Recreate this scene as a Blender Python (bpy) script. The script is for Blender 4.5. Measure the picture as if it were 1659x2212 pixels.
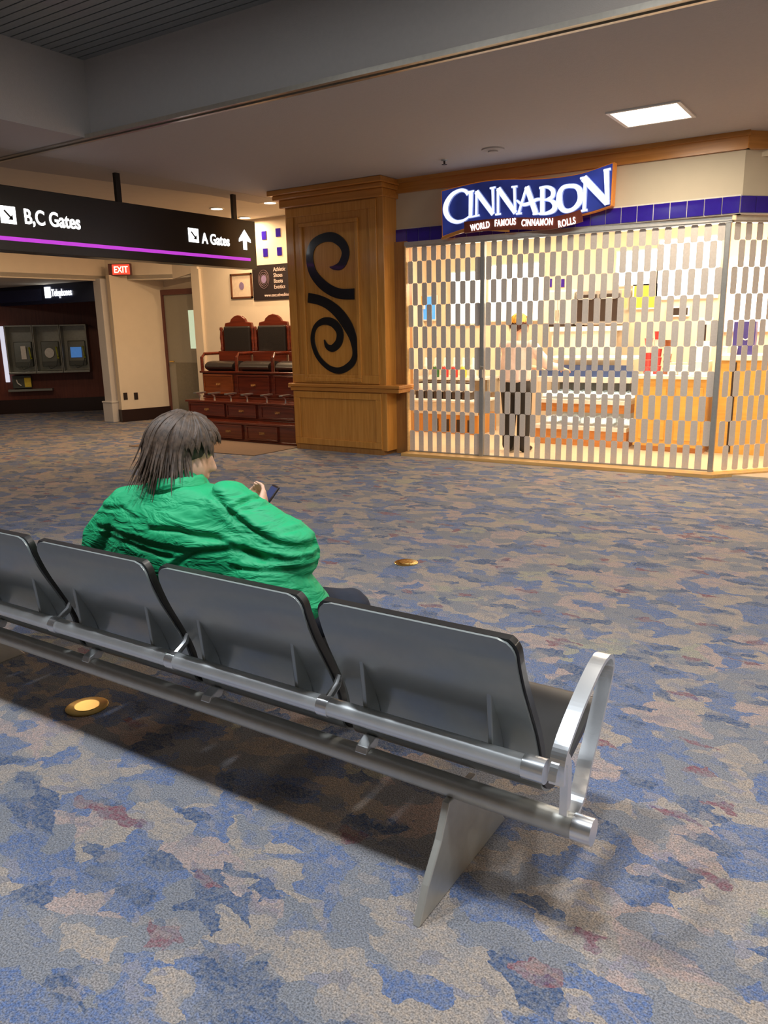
import bpy, bmesh, math, random
from mathutils import Vector, Matrix, noise
random.seed(7)
for o in list(bpy.data.objects): bpy.data.objects.remove(o)
SC = bpy.context.scene
COL = SC.collection
PI = math.pi
# ------------------------------------------------------------------ camera
cam = bpy.data.cameras.new('camera'); camo = bpy.data.objects.new('camera', cam); COL.objects.link(camo)
cam.sensor_fit = 'VERTICAL'; cam.sensor_height = 36; cam.lens = 27.342; cam.clip_start = .02
camo.matrix_world = Matrix(((0.839855,-0.10821,0.531916,0),(0.542421,0.204442,-0.814852,0),(-0.020571,0.972879,0.230397,1.5),(0,0,0,1)))
SC.camera = camo
# ------------------------------------------------------------------ exposure, world, large lights
SC.view_settings.view_transform = 'Standard'; SC.view_settings.look = 'None'
SC.view_settings.exposure = 0.14; SC.view_settings.gamma = 1
WLD = bpy.data.worlds.new('world'); SC.world = WLD; WLD.use_nodes = True
WLD.node_tree.nodes['Background'].inputs[0].default_value = (.78, .86, 1, 1)
WLD.node_tree.nodes['Background'].inputs[1].default_value = .05
def light(name, loc, power, color, size, size_y=None, rot=(0, 0, 0), shape=None, spread=None):
    l = bpy.data.lights.new(name, 'AREA'); l.energy = power; l.color = color; l.size = size
    if size_y: l.shape = 'RECTANGLE'; l.size_y = size_y
    if shape: l.shape = shape
    if spread: l.spread = spread
    o = bpy.data.objects.new(name, l); COL.objects.link(o); o.location = loc; o.rotation_euler = rot
    return o
COOL = (.86, .93, 1.0); WARM = (1.0, .70, .42)
for lx, ly, lp in ((-.75, 1.15, 48), (-2.1, 1.15, 48), (-3.6, 1.15, 34), (-5.0, 1.15, 24), (.9, 1.15, 34), (2.6, 1.15, 22), (-.75, 3.25, 28), (1.2, 3.25, 28), (3.2, 3.25, 22)):  # two over the bench follow its shadow streaks; others added for even floor light
    light('ceiling_and_fill_light', (lx, ly, 3.70), lp, COOL if ly < 2 else (1, .93, .84), .30, shape='DISK')
light('recessed_and_fill_light', (.9, 6.93, 3.10), 38, (1, .86, .68), .5, .5)  # unseen lamp added right of view to brighten the middle of the floor
light('recessed_and_fill_light', (3.6, 6.93, 3.10), 26, (1, .86, .68), .5, .5)  # second added fill lamp, farther right and out of view
light('shop_lamp_light', (-2.2, 9.0, 2.88), 95, (1, .80, .56), 2.8, .7)
light('shop_lamp_light', (-4.6, 9.6, 2.88), 60, (1, .80, .56), 1.8, .7)
light('shop_lamp_light', (-.9, 9.9, 2.88), 90, (1, .78, .54), 2.4, .8)
# ------------------------------------------------------------------ materials
def nodes(m):
    m.use_nodes = True; nt = m.node_tree
    return nt, nt.nodes, nt.links, nt.nodes['Principled BSDF']
def M(name, c, rough=.5, metal=0, emit=None, es=0, spec=None, var=.06, vs=30, bump=0, bs=200, coat=0, trans=0, alpha=1):
    m = bpy.data.materials.new(name); nt, N, L, b = nodes(m)
    tc = N.new('ShaderNodeTexCoord'); nz = N.new('ShaderNodeTexNoise'); nz.inputs['Scale'].default_value = vs; nz.inputs['Detail'].default_value = 3
    L.new(tc.outputs['Object'], nz.inputs['Vector'])
    r = N.new('ShaderNodeValToRGB'); L.new(nz.outputs['Fac'], r.inputs[0])
    r.color_ramp.elements[0].position = .3; r.color_ramp.elements[1].position = .7
    r.color_ramp.elements[0].color = [max(0, x*(1-var)) for x in c]+[1]; r.color_ramp.elements[1].color = [min(1, x*(1+var)) for x in c]+[1]
    L.new(r.outputs[0], b.inputs['Base Color'])
    b.inputs['Roughness'].default_value = rough; b.inputs['Metallic'].default_value = metal
    if spec is not None: b.inputs['Specular IOR Level'].default_value = spec
    if coat: b.inputs['Coat Weight'].default_value = coat; b.inputs['Coat Roughness'].default_value = .08
    if trans: b.inputs['Transmission Weight'].default_value = trans
    if alpha < 1: b.inputs['Alpha'].default_value = alpha
    if emit: b.inputs['Emission Color'].default_value = list(emit)+[1]; b.inputs['Emission Strength'].default_value = es
    if bump:
        n2 = N.new('ShaderNodeTexNoise'); n2.inputs['Scale'].default_value = bs; L.new(tc.outputs['Object'], n2.inputs['Vector'])
        bp = N.new('ShaderNodeBump'); bp.inputs['Strength'].default_value = bump; bp.inputs['Distance'].default_value = .01
        L.new(n2.outputs['Fac'], bp.inputs['Height']); L.new(bp.outputs[0], b.inputs['Normal'])
    return m
def wood(name, c1, c2, rough=.35, axis='Z', scale=6, coat=.3):
    m = bpy.data.materials.new(name); nt, N, L, b = nodes(m)
    tc = N.new('ShaderNodeTexCoord'); mp = N.new('ShaderNodeMapping'); L.new(tc.outputs['Object'], mp.inputs[0])
    s = [scale*6]*3; s['XYZ'.index(axis)] = scale*.35; mp.inputs['Scale'].default_value = s
    nz = N.new('ShaderNodeTexNoise'); nz.inputs['Scale'].default_value = 1; nz.inputs['Detail'].default_value = 5; nz.inputs['Distortion'].default_value = .6
    L.new(mp.outputs[0], nz.inputs['Vector'])
    r = N.new('ShaderNodeValToRGB'); L.new(nz.outputs['Fac'], r.inputs[0]); r.color_ramp.elements[0].position = .32; r.color_ramp.elements[1].position = .68
    r.color_ramp.elements[0].color = list(c1)+[1]; r.color_ramp.elements[1].color = list(c2)+[1]
    L.new(r.outputs[0], b.inputs['Base Color']); b.inputs['Roughness'].default_value = rough
    b.inputs['Coat Weight'].default_value = coat; b.inputs['Coat Roughness'].default_value = .15
    return m
def carpet():
    m = bpy.data.materials.new('patterned_carpet'); nt, N, L, b = nodes(m)
    tc = N.new('ShaderNodeTexCoord')
    def math_(op, a, b_=None, v=None):
        n = N.new('ShaderNodeMath'); n.operation = op; L.new(a, n.inputs[0])
        if b_ is not None: L.new(b_, n.inputs[1])
        if v is not None: n.inputs[1].default_value = v
        return n.outputs[0]
    def warp(scale, amt, seed):
        mp = N.new('ShaderNodeMapping'); mp.inputs['Location'].default_value = (seed, seed*1.7, 0); L.new(tc.outputs['Object'], mp.inputs[0])
        nz = N.new('ShaderNodeTexNoise'); nz.inputs['Scale'].default_value = scale; nz.inputs['Detail'].default_value = 2.5; L.new(mp.outputs[0], nz.inputs['Vector'])
        s = N.new('ShaderNodeVectorMath'); s.operation = 'SUBTRACT'; L.new(nz.outputs['Color'], s.inputs[0]); s.inputs[1].default_value = (.5, .5, .5)
        k = N.new('ShaderNodeVectorMath'); k.operation = 'SCALE'; L.new(s.outputs[0], k.inputs[0]); k.inputs['Scale'].default_value = amt
        a = N.new('ShaderNodeVectorMath'); a.operation = 'ADD'; L.new(mp.outputs[0], a.inputs[0]); L.new(k.outputs[0], a.inputs[1])
        n3 = N.new('ShaderNodeTexNoise'); n3.inputs['Scale'].default_value = 55; n3.inputs['Detail'].default_value = 2; L.new(mp.outputs[0], n3.inputs['Vector'])
        k3 = N.new('ShaderNodeVectorMath'); k3.operation = 'MULTIPLY_ADD'; L.new(n3.outputs['Color'], k3.inputs[0]); k3.inputs[1].default_value = (.022,)*3; L.new(a.outputs[0], k3.inputs[2])
        return k3.outputs[0]
    def cells(scale, vec, stretch=(1, 1, 1), rot=0):
        mp = N.new('ShaderNodeMapping'); mp.inputs['Scale'].default_value = stretch; mp.inputs['Rotation'].default_value = (0, 0, rot); L.new(vec, mp.inputs[0])
        v = N.new('ShaderNodeTexVoronoi'); v.voronoi_dimensions = '2D'; v.distance = 'MANHATTAN'; v.inputs['Scale'].default_value = scale
        L.new(mp.outputs[0], v.inputs['Vector'])
        sp = N.new('ShaderNodeSeparateColor'); L.new(v.outputs['Color'], sp.inputs[0])
        return sp.outputs, v
    def ramp(fac, stops):
        r = N.new('ShaderNodeValToRGB'); r.color_ramp.interpolation = 'CONSTANT'; L.new(fac, r.inputs[0])
        e = r.color_ramp.elements
        e[0].position = 0; e[0].color = list(stops[0][1])+[1]; e[1].position = stops[1][0]; e[1].color = list(stops[1][1])+[1]
        for p, c in stops[2:]:
            x = e.new(p); x.color = list(c)+[1]
        return r.outputs[0]
    def mix(f, a, c):
        n = N.new('ShaderNodeMix'); n.data_type = 'RGBA'; L.new(f, n.inputs[0]); L.new(a, n.inputs[6])
        if isinstance(c, tuple): n.inputs[7].default_value = list(c)+[1]
        else: L.new(c, n.inputs[7])
        return n.outputs[2]
    TAN = (.37, .30, .245); PINK = (.40, .295, .26); GB = (.20, .205, .23); BL = (.105, .155, .30); DB = (.06, .095, .185); MAR = (.21, .09, .11); OL = (.33, .31, .23)
    s1, _ = cells(4.6, warp(6, .20, 3), (1, 1.25, 1), .35); base = ramp(s1[0], [(0, TAN), (.24, GB), (.40, PINK), (.56, BL), (.70, TAN), (.82, GB), (.94, OL)])
    s2, _ = cells(6.8, warp(8, .16, 11), (1, 1.6, 1), .5); lay2 = ramp(s2[1], [(0, BL), (.5, GB), (.75, TAN)])
    f2 = math_('GREATER_THAN', s2[0], v=.60); c = mix(f2, base, lay2)
    s3, _ = cells(8.5, warp(9, .12, 23), (1, 2.0, 1), -.6); f3 = math_('GREATER_THAN', s3[0], v=.86); c = mix(f3, c, DB)
    s4, _ = cells(11, warp(9, .10, 37), (1, 1.8, 1), .2); f4 = math_('GREATER_THAN', s4[0], v=.975); c = mix(f4, c, MAR)
    s5, _ = cells(20, warp(14, .08, 51), (1, 1.7, 1), .9); f5 = math_('GREATER_THAN', s5[0], v=.62); f5 = math_('MULTIPLY', f5, v=.42)
    c = mix(f5, c, ramp(s5[1], [(0, GB), (.30, BL), (.5, TAN), (.72, GB), (.86, DB)]))
    nl = N.new('ShaderNodeTexNoise'); nl.inputs['Scale'].default_value = 7; nl.inputs['Detail'].default_value = 6; nl.inputs['Roughness'].default_value = .75; L.new(tc.outputs['Object'], nl.inputs['Vector'])
    gl = N.new('ShaderNodeMapRange'); gl.inputs[1].default_value = .48; gl.inputs[2].default_value = .72; gl.inputs[4].default_value = .75; L.new(nl.outputs['Fac'], gl.inputs[0])
    c = mix(gl.outputs[0], c, (.22, .225, .245))
    # yarn flecks
    nz = N.new('ShaderNodeTexNoise'); nz.inputs['Scale'].default_value = 210; nz.inputs['Detail'].default_value = 2; L.new(tc.outputs['Object'], nz.inputs['Vector'])
    nf = N.new('ShaderNodeTexNoise'); nf.inputs['Scale'].default_value = 75; nf.inputs['Detail'].default_value = 4; L.new(tc.outputs['Object'], nf.inputs['Vector'])
    g = N.new('ShaderNodeMapRange'); g.inputs[1].default_value = .38; g.inputs[2].default_value = .62; g.inputs[3].default_value = 0; g.inputs[4].default_value = 1; L.new(nf.outputs['Fac'], g.inputs[0])
    gm = math_('MULTIPLY', g.outputs[0], v=.58)
    c = mix(gm, c, (.235, .225, .225))
    k = N.new('ShaderNodeMapRange'); k.inputs[1].default_value = .3; k.inputs[2].default_value = .7; k.inputs[3].default_value = .50; k.inputs[4].default_value = 1.50; L.new(nz.outputs['Fac'], k.inputs[0])
    hs = N.new('ShaderNodeHueSaturation'); L.new(k.outputs[0], hs.inputs['Value']); L.new(c, hs.inputs['Color'])
    L.new(hs.outputs[0], b.inputs['Base Color']); b.inputs['Roughness'].default_value = .95; b.inputs['Specular IOR Level'].default_value = .15
    bp = N.new('ShaderNodeBump'); bp.inputs['Strength'].default_value = .5; bp.inputs['Distance'].default_value = .006; L.new(nz.outputs['Fac'], bp.inputs['Height']); L.new(bp.outputs[0], b.inputs['Normal'])
    return m
MT = dict(
 carpet=carpet(),
 ceil=M('ceiling_paint', (.42, .39, .37), .8, bump=.15, bs=120, var=.02),
 cream=M('cream_wall_paint', (.78, .66, .50), .7, var=.02, vs=6),
 ccream=M('cream_ceiling_paint', (.66, .60, .50), .8, var=.02, vs=6),
 fascia=M('storefront_fascia_paint', (.62, .54, .40), .7, var=.02, vs=6),
 ribbed=M('ribbed_ceiling_metal', (.36, .38, .38), .35, .6),
 track=M('ceiling_track_metal', (.55, .50, .42), .3, .8),
 oak=wood('honey_oak', (.50, .21, .035), (.62, .29, .06)),
 oakx=wood('honey_oak_horizontal', (.46, .18, .03), (.58, .25, .05), axis='X'),
 oakd=wood('dark_oak_trim', (.30, .13, .035), (.40, .19, .05)),  # darker brown oak for plinth, jamb and drawer handles
 sillw=wood('pale_wood_sill', (.62, .36, .12), (.74, .47, .18), axis='X'),
 black=M('black_inlay', (.008, .008, .010), .28, coat=.5),
 tile=M('cobalt_glazed_tile', (.030, .012, .30), .12, coat=.6),
 grout=M('white_grout', (.75, .70, .62), .8),
 slat=M('brushed_aluminium_slat', (.72, .65, .58), .45, .2, var=.05, vs=50),
 rail=M('gate_rail_metal', (.70, .64, .55), .3, .8),
 gpost=M('grey_gate_post', (.40, .40, .38), .4, .6),
 steel=M('satin_steel_tube', (.88, .90, .90), .34, .65, var=.02, vs=30),
 beam=M('dull_steel_beam', (.60, .58, .52), .40, .6, var=.04),
 alu=M('polished_aluminium', (.90, .91, .92), .26, .9, var=.02),
 shell=M('grey_metallic_seat_shell', (.36, .39, .38), .27, .45, var=.02, vs=40, coat=.3),
 rubber=M('black_vinyl_pad', (.016, .014, .013), .38, coat=.2),
 pad=M('dark_grey_seat_pad', (.07, .06, .055), .5),
 signb=M('dark_sign_cabinet', (.012, .010, .009), .32),
 white_e=M('lit_white_letters', (.9, .9, .9), .5, emit=(1, 1, .98), es=3.2),
 purple_e=M('lit_purple_stripe', (.4, .05, .5), .5, emit=(.50, .045, .62), es=.85),
 hdr=M('navy_sign_band', (.016, .022, .06), .35),
 hdrb=M('blue_sign_band', (.04, .055, .14), .35),
 red=wood('red_brown_alcove_panel', (.12, .025, .014), (.17, .038, .020), .5, coat=.1),
 dbase=M('dark_brown_baseboard', (.022, .008, .006), .4),
 mahog=wood('mahogany', (.095, .017, .008), (.17, .030, .012), .22, 'X', 5, .8),
 mahogl=wood('light_mahogany', (.20, .05, .014), (.30, .08, .02), .25, 'X', 5, .8),
 leather=M('black_leather', (.022, .018, .016), .33, bump=.2, bs=90, coat=.3),
 brass=M('brass', (.72, .50, .16), .25, 1.0),
 doorp=M('grey_beige_door_paint', (.34, .31, .24), .5, var=.02),
 doorf=M('maroon_door_frame', (.15, .05, .04), .4),
 kick=M('door_kick_plate', (.25, .23, .18), .35, .5),
 pane=M('lit_door_glass', (.5, .6, .45), .2, emit=(.62, .75, .52), es=.65),
 column=M('white_post_paint', (.62, .58, .54), .5, var=.02),
 shirt=M('green_cotton_shirt', (.006, .36, .135), .62, bump=.12, bs=500, var=.04, vs=12),
 skin=M('skin', (.70, .40, .27), .5, var=.05, vs=40),
 jeans=M('dark_navy_jeans', (.012, .016, .030), .8, bump=.2, bs=500),
 hair=M('dark_brown_hair', (.070, .042, .026), .6, var=.5, vs=60),
 shoe=M('black_shoe', (.015, .014, .014), .5),
 lamp_e=M('lit_troffer_diffuser', (1, 1, 1), .5, emit=(1, .90, .74), es=9),
 lampd_e=M('lit_downlight_lens', (1, 1, 1), .5, emit=(1, .84, .62), es=14),
 white=M('white_plastic', (.80, .78, .74), .4),
 offwhite=M('off_white_laminate', (.66, .60, .50), .45),
 steelb=M('shop_stainless', (.6, .6, .58), .3, .9),
 menu_e=M('lit_panel', (.9, .9, .9), .5, emit=(1, .93, .80), es=2.6),
 flare_e=M('bright_glare_panel', (1, 1, 1), .5, emit=(1, .97, .90), es=6),  # emissive panel that stands in for the glare of the shop lights
 orange=wood('orange_counter_wood', (.52, .20, .05), (.62, .27, .07), .35, 'X'),
 yellow=wood('yellow_counter_wood', (.66, .36, .07), (.76, .46, .10), .35, 'X'),
 blue=M('blue_counter_panel', (.06, .11, .30), .35),
 navy=M('navy_box', (.05, .04, .22), .4),
 dark=M('dark_equipment', (.03, .018, .014), .35),
 pinkw=M('pink_wall_paint', (.74, .34, .27), .7),
 glass=M('display_glass', (.85, .95, .92), .05, trans=.9, alpha=.35, var=.01),
 pastry=M('pastry_painted_glow', (.9, .9, .85), .5, emit=(.85, 1, .95), es=.7),  # rolls emit a little so the cases look brightly lit
 redc=M('red_cup', (.55, .05, .05), .4), yell=M('yellow_card', (.85, .65, .06), .5), green=M('green_bottle', (.03, .15, .04), .3),
 gold=M('golden_blonde_hair', (.75, .40, .06), .45, var=.3), brownh=M('brown_hair', (.10, .03, .015), .5, var=.3),
 wshirt=M('pale_pink_white_shirt', (.80, .66, .62), .7), blackp=M('black_trousers', (.012, .010, .010), .7),
 mat=M('brown_floor_mat', (.20, .13, .085), .9, bump=.4, bs=150),
 paper=M('cream_paper', (.75, .60, .45), .7), frame=M('dark_wood_frame', (.14, .05, .02), .35),
 purpled=M('purple_emblem_ink', (.25, .18, .32), .6), crest=M('banner_crest_ink', (.20, .13, .14), .5), btext=M('banner_text_ink', (.80, .62, .55), .6),
 bannerm=M('black_banner', (.018, .010, .010), .5),
 sblue=None, sorange=M('orange_sign_side', (.80, .28, .04), .4, emit=(.9, .25, .02), es=.12), sletter=M('lit_blue_white_letters', (.8, .88, 1), .4, emit=(.80, .88, 1), es=1.25),
 sletter2=M('lit_letter_edge', (.5, .6, .9), .4, emit=(.25, .33, .75), es=.35),
 maroonl=M('maroon_tagline_panel', (.16, .03, .015), .4),
 exit_e=M('lit_red_exit_face', (.5, .02, .01), .4, emit=(1, .06, .03), es=1.3), exitw_e=M('lit_exit_letters', (1, .6, .4), .4, emit=(1, .75, .5), es=3),
 phone=M('phone_body_grey', (.10, .11, .10), .35, .3), phones=M('phone_steel', (.32, .33, .30), .35, .7),
 bscreen=M('blue_phone_card', (.05, .18, .55), .4, emit=(.10, .30, .75), es=.35), yg=M('yellow_green_handset', (.40, .42, .04), .4),
 strip_e=M('lit_white_strip', (.7, .7, .8), .4, emit=(.72, .72, .85), es=.75),
 stile=M('cream_shop_tile', (.62, .50, .36), .35), poster=M('blue_poster', (.05, .25, .6), .5, emit=(.12, .42, .9), es=.7), posto=M('orange_poster', (.7, .3, .03), .5, emit=(.8, .3, .02), es=.4),
 outlet=M('dark_outlet', (.03, .02, .018), .4),
)
def creases(m):
    nt, N, L, b = nodes(m); tc = N.new('ShaderNodeTexCoord'); mp = N.new('ShaderNodeMapping'); mp.inputs['Scale'].default_value = (5, 5, 15); mp.inputs['Rotation'].default_value = (0, .45, 0)
    L.new(tc.outputs['Object'], mp.inputs[0]); nz = N.new('ShaderNodeTexNoise'); nz.inputs['Scale'].default_value = 1.6; nz.inputs['Detail'].default_value = 3; nz.inputs['Distortion'].default_value = .8; L.new(mp.outputs[0], nz.inputs['Vector'])
    bp = N.new('ShaderNodeBump'); bp.inputs['Strength'].default_value = .7; bp.inputs['Distance'].default_value = .03; L.new(nz.outputs['Fac'], bp.inputs['Height']); L.new(bp.outputs[0], b.inputs['Normal'])
creases(MT['shirt'])
# blue storefront sign face with a soft violet roundel printed in it
def sign_face():
    m = bpy.data.materials.new('blue_sign_face'); nt, N, L, b = nodes(m)
    tc = N.new('ShaderNodeTexCoord'); g = N.new('ShaderNodeTexNoise'); g.inputs['Scale'].default_value = 2.2; L.new(tc.outputs['Object'], g.inputs['Vector'])
    r = N.new('ShaderNodeValToRGB'); L.new(g.outputs['Fac'], r.inputs[0]); r.color_ramp.elements[0].color = (.010, .016, .09, 1); r.color_ramp.elements[1].color = (.03, .05, .30, 1)
    r.color_ramp.elements[0].position = .35; r.color_ramp.elements[1].position = .75
    L.new(r.outputs[0], b.inputs['Base Color']); L.new(r.outputs[0], b.inputs['Emission Color']); b.inputs['Emission Strength'].default_value = .6; b.inputs['Roughness'].default_value = .35
    return m
MT['sblue'] = sign_face()
# ------------------------------------------------------------------ mesh helpers
def new_bm(): return bmesh.new()
def obj(name, bm, mat, parent=None, smooth=False, bevel=0, loc=None, rotz=0):
    bmesh.ops.recalc_face_normals(bm, faces=bm.faces)
    me = bpy.data.meshes.new(name); bm.to_mesh(me); bm.free()
    o = bpy.data.objects.new(name, me); COL.objects.link(o)
    if isinstance(mat, (list, tuple)):
        for m_ in mat: me.materials.append(MT[m_])
    else: me.materials.append(MT[mat])
    if parent: o.parent = parent
    if smooth:
        for p in me.polygons: p.use_smooth = True
        try: me.set_sharp_from_angle(angle=math.radians(38))
        except Exception: pass
    if bevel:
        md = o.modifiers.new('bevel', 'BEVEL'); md.width = bevel; md.segments = 2; md.limit_method = 'ANGLE'
    if loc: o.location = loc
    if rotz: o.rotation_euler.z = rotz
    return o
def tag(o, label=None, cat=None, group=None, kind=None):
    if label: o['label'] = label
    if cat: o['category'] = cat
    if group: o['group'] = group
    if kind: o['kind'] = kind
    return o
def thing(name, label, cat, loc=(0, 0, 0), rotz=0, group=None):
    o = bpy.data.objects.new(name, None); COL.objects.link(o); o.location = loc; o.rotation_euler.z = rotz; o.empty_display_size = .1
    return tag(o, label, cat, group)
def struct(name, bm, mat, label, cat='structure', **k):
    return tag(obj(name, bm, mat, **k), label, cat, kind='structure')
def box(bm, x0, x1, y0, y1, z0, z1, mi=0):
    v = [bm.verts.new((x, y, z)) for x in (x0, x1) for y in (y0, y1) for z in (z0, z1)]
    for f in ((0, 1, 3, 2), (4, 6, 7, 5), (0, 4, 5, 1), (2, 3, 7, 6), (0, 2, 6, 4), (1, 5, 7, 3)):
        fc = bm.faces.new([v[i] for i in f]); fc.material_index = mi
    return bm
def bx(*a): return box(new_bm(), *a)
def prism(bm, pts, axis, a, b, mi=0):
    """polygon pts extruded from a to b along axis. y: pts are (x,z); x: (y,z); z: (x,y)"""
    def P(p, t):
        return (p[0], t, p[1]) if axis == 'y' else (t, p[0], p[1]) if axis == 'x' else (p[0], p[1], t)
    A = [bm.verts.new(P(p, a)) for p in pts]; B = [bm.verts.new(P(p, b)) for p in pts]
    n = len(pts)
    try:
        f = bm.faces.new(A); f.material_index = mi; f = bm.faces.new(B[::-1]); f.material_index = mi
    except ValueError: pass
    for i in range(n):
        f = bm.faces.new((A[i], B[i], B[(i+1) % n], A[(i+1) % n])); f.material_index = mi
    return bm
def tube(bm, pts, r, seg=12, cap=True, flat=1.0, up=Vector((0, 0, 1)), mi=0):
    pts = [Vector(p) for p in pts]; rs = r if isinstance(r, (list, tuple)) else [r]*len(pts)
    rings = []
    for i, p in enumerate(pts):
        t = (pts[min(i+1, len(pts)-1)]-pts[max(i-1, 0)]).normalized()
        u = up if abs(t.dot(up)) < .95 else Vector((1, 0, 0))
        a = t.cross(u).normalized(); b = a.cross(t)
        rings.append([bm.verts.new(p+a*rs[i]*math.cos(2*PI*k/seg)+b*rs[i]*flat*math.sin(2*PI*k/seg)) for k in range(seg)])
    for i in range(len(rings)-1):
        for k in range(seg):
            f = bm.faces.new((rings[i][k], rings[i][(k+1) % seg], rings[i+1][(k+1) % seg], rings[i+1][k])); f.material_index = mi
    if cap:
        for R_ in (rings[0][::-1], rings[-1]):
            f = bm.faces.new(R_); f.material_index = mi
    return bm
def lathe(bm, prof, c=(0, 0, 0), seg=20, mi=0):
    rings = [[bm.verts.new((c[0]+r*math.cos(2*PI*k/seg), c[1]+r*math.sin(2*PI*k/seg), c[2]+z)) for k in range(seg)] for r, z in prof]
    for i in range(len(rings)-1):
        for k in range(seg):
            f = bm.faces.new((rings[i][k], rings[i][(k+1) % seg], rings[i+1][(k+1) % seg], rings[i+1][k])); f.material_index = mi
    for R_ in (rings[0][::-1], rings[-1]):
        f = bm.faces.new(R_); f.material_index = mi
    return bm
def catmull(pts, n=8):
    out = []; m = len(pts)
    for i in range(m-1):
        p0, p1, p2, p3 = pts[max(i-1, 0)], pts[i], pts[i+1], pts[min(i+2, m-1)]
        for k in range(n):
            t = k/n
            out.append(tuple(.5*((2*p1[j])+(-p0[j]+p2[j])*t+(2*p0[j]-5*p1[j]+4*p2[j]-p3[j])*t*t+(-p0[j]+3*p1[j]-3*p2[j]+p3[j])*t**3) for j in range(len(p1))))
    out.append(tuple(pts[-1])); return out
def ribbon(bm, pts, ws, axis, a, b, mi=0, smooth=8):
    """thick 2-D stroke of varying width, extruded"""
    q = catmull([(p[0], p[1], w) for p, w in zip(pts, ws)], smooth) if smooth > 1 else [(p[0], p[1], w) for p, w in zip(pts, ws)]
    Lf, Rt = [], []
    for i, (x, z, w) in enumerate(q):
        d = Vector((q[min(i+1, len(q)-1)][0]-q[max(i-1, 0)][0], q[min(i+1, len(q)-1)][1]-q[max(i-1, 0)][1])).normalized()
        Lf.append((x-d.y*w/2, z+d.x*w/2)); Rt.append((x+d.y*w/2, z-d.x*w/2))
    for i in range(len(q)-1):
        prism(bm, [Lf[i], Lf[i+1], Rt[i+1], Rt[i]], axis, a, b, mi)
    return bm
def text(name, s, size, mat, parent, loc, plane='y', ext=.002, bold=.0, sx=1.0, align='LEFT', shear=0, space=1.0):
    cu = bpy.data.curves.new(name, 'FONT'); cu.body = s; cu.size = size; cu.extrude = ext; cu.offset = bold; cu.align_x = align; cu.shear = shear; cu.space_character = space
    t = bpy.data.objects.new(name+'_tmp', cu); COL.objects.link(t)
    dg = bpy.context.evaluated_depsgraph_get(); dg.update()
    me = bpy.data.meshes.new_from_object(t.evaluated_get(dg)); bpy.data.objects.remove(t)
    me.materials.clear(); me.materials.append(MT[mat]); me.name = name
    o = bpy.data.objects.new(name, me); COL.objects.link(o); o.parent = parent; o.location = loc
    o.rotation_euler = (PI/2, 0, 0) if plane == 'y' else (PI/2, 0, PI/2); o.scale = (sx, 1, 1)
    return o
def copy_tree(o, parent=None):
    c = o.copy(); COL.objects.link(c); c.parent = parent
    for ch in list(o.children): copy_tree(ch, c)
    return c
# ------------------------------------------------------------------ room shell
H = 3.13
fl = new_bm()
vs = [fl.verts.new(p) for p in ((-20, -6, 0), (6, -6, 0), (6, 14, 0), (-20, 14, 0))]; fl.faces.new(vs)
struct('floor', fl, 'carpet', 'blue and tan abstract patterned carpet floor of the concourse', 'floor')
# soffit ceiling: slab with the coffer opening (x -6.01..6, y -3..4.735)
c = new_bm(); box(c, -7.3, 6, 4.735, 8.3, H, H+.1); box(c, -7.3, -6.01, -6, 4.735, H, H+.1)
struct('ceiling', c, 'ceil', 'grey painted plaster ceiling soffit above the concourse', 'ceiling')
c = new_bm(); prism(c, [(-7.8, -4), (-6.9, -4), (-6.9, 8.19), (-7.03, 8.19), (-7.29, 7.36), (-7.48, 6.19), (-7.65, 5.04)], 'z', H-.002, H+.09)
struct('ceiling_edge', c, 'ceil', 'grey soffit edge that borders the cream ceiling on the left', 'ceiling')
c = new_bm(); prism(c, [(-20, -4), (-7.0, -4), (-7.0, 10.4), (-20, 10.4)], 'z', H+.03, H+.13)
struct('ceiling_corridor', c, 'ccream', 'cream ceiling of the side corridor behind the hanging sign', 'ceiling')
c = new_bm(); box(c, -6.0, 6, 4.725, 4.732, H-.004, 3.78); box(c, -6.006, -5.999, -6, 4.728, H-.004, 3.78)
struct('trim_1', c, 'ceil', 'vertical grey side of the raised ceiling coffer', 'trim')
c = new_bm(); n = 100
for i in range(n):
    y0 = 4.735-.085*(i+1); box(c, -5.995, 6, y0+.012, y0+.085, 3.735, 3.76)
box(c, -6.01, 6, -6, 4.735, 3.775, 3.8)
struct('ceiling_coffer', c, 'ribbed', 'ribbed metal panel ceiling inside the raised coffer', 'ceiling')
c = new_bm(); box(c, -20, 6, 4.66, 4.70, H-.012, H+.02); box(c, -20, 6, 4.715, 4.735, H-.02, H+.02); box(c, -20, 6, 4.755, 4.77, H-.012, H+.02)
struct('trim_2', c, 'track', 'thin metal track running across the ceiling along the coffer edge', 'trim')
struct('wall_rear_reflector', bx(-20, 6, -6.1, -6.0, 0, 3.8), 'cream', 'unseen cream wall added behind the viewer for the metal to reflect', 'wall')  # out of view, added so metal parts do not reflect a dark void
struct('wall_right_reflector', bx(6.0, 6.1, -6, 13, 0, 3.8), 'cream', 'unseen cream wall added far to the right of the frame for reflections', 'wall')  # also added out of view as a pale surface to reflect
struct('wall_left', bx(-20.1, -20, -6, 10.6, 0, 3.8), 'cream', 'cream wall far to the left of the frame', 'wall')
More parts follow.
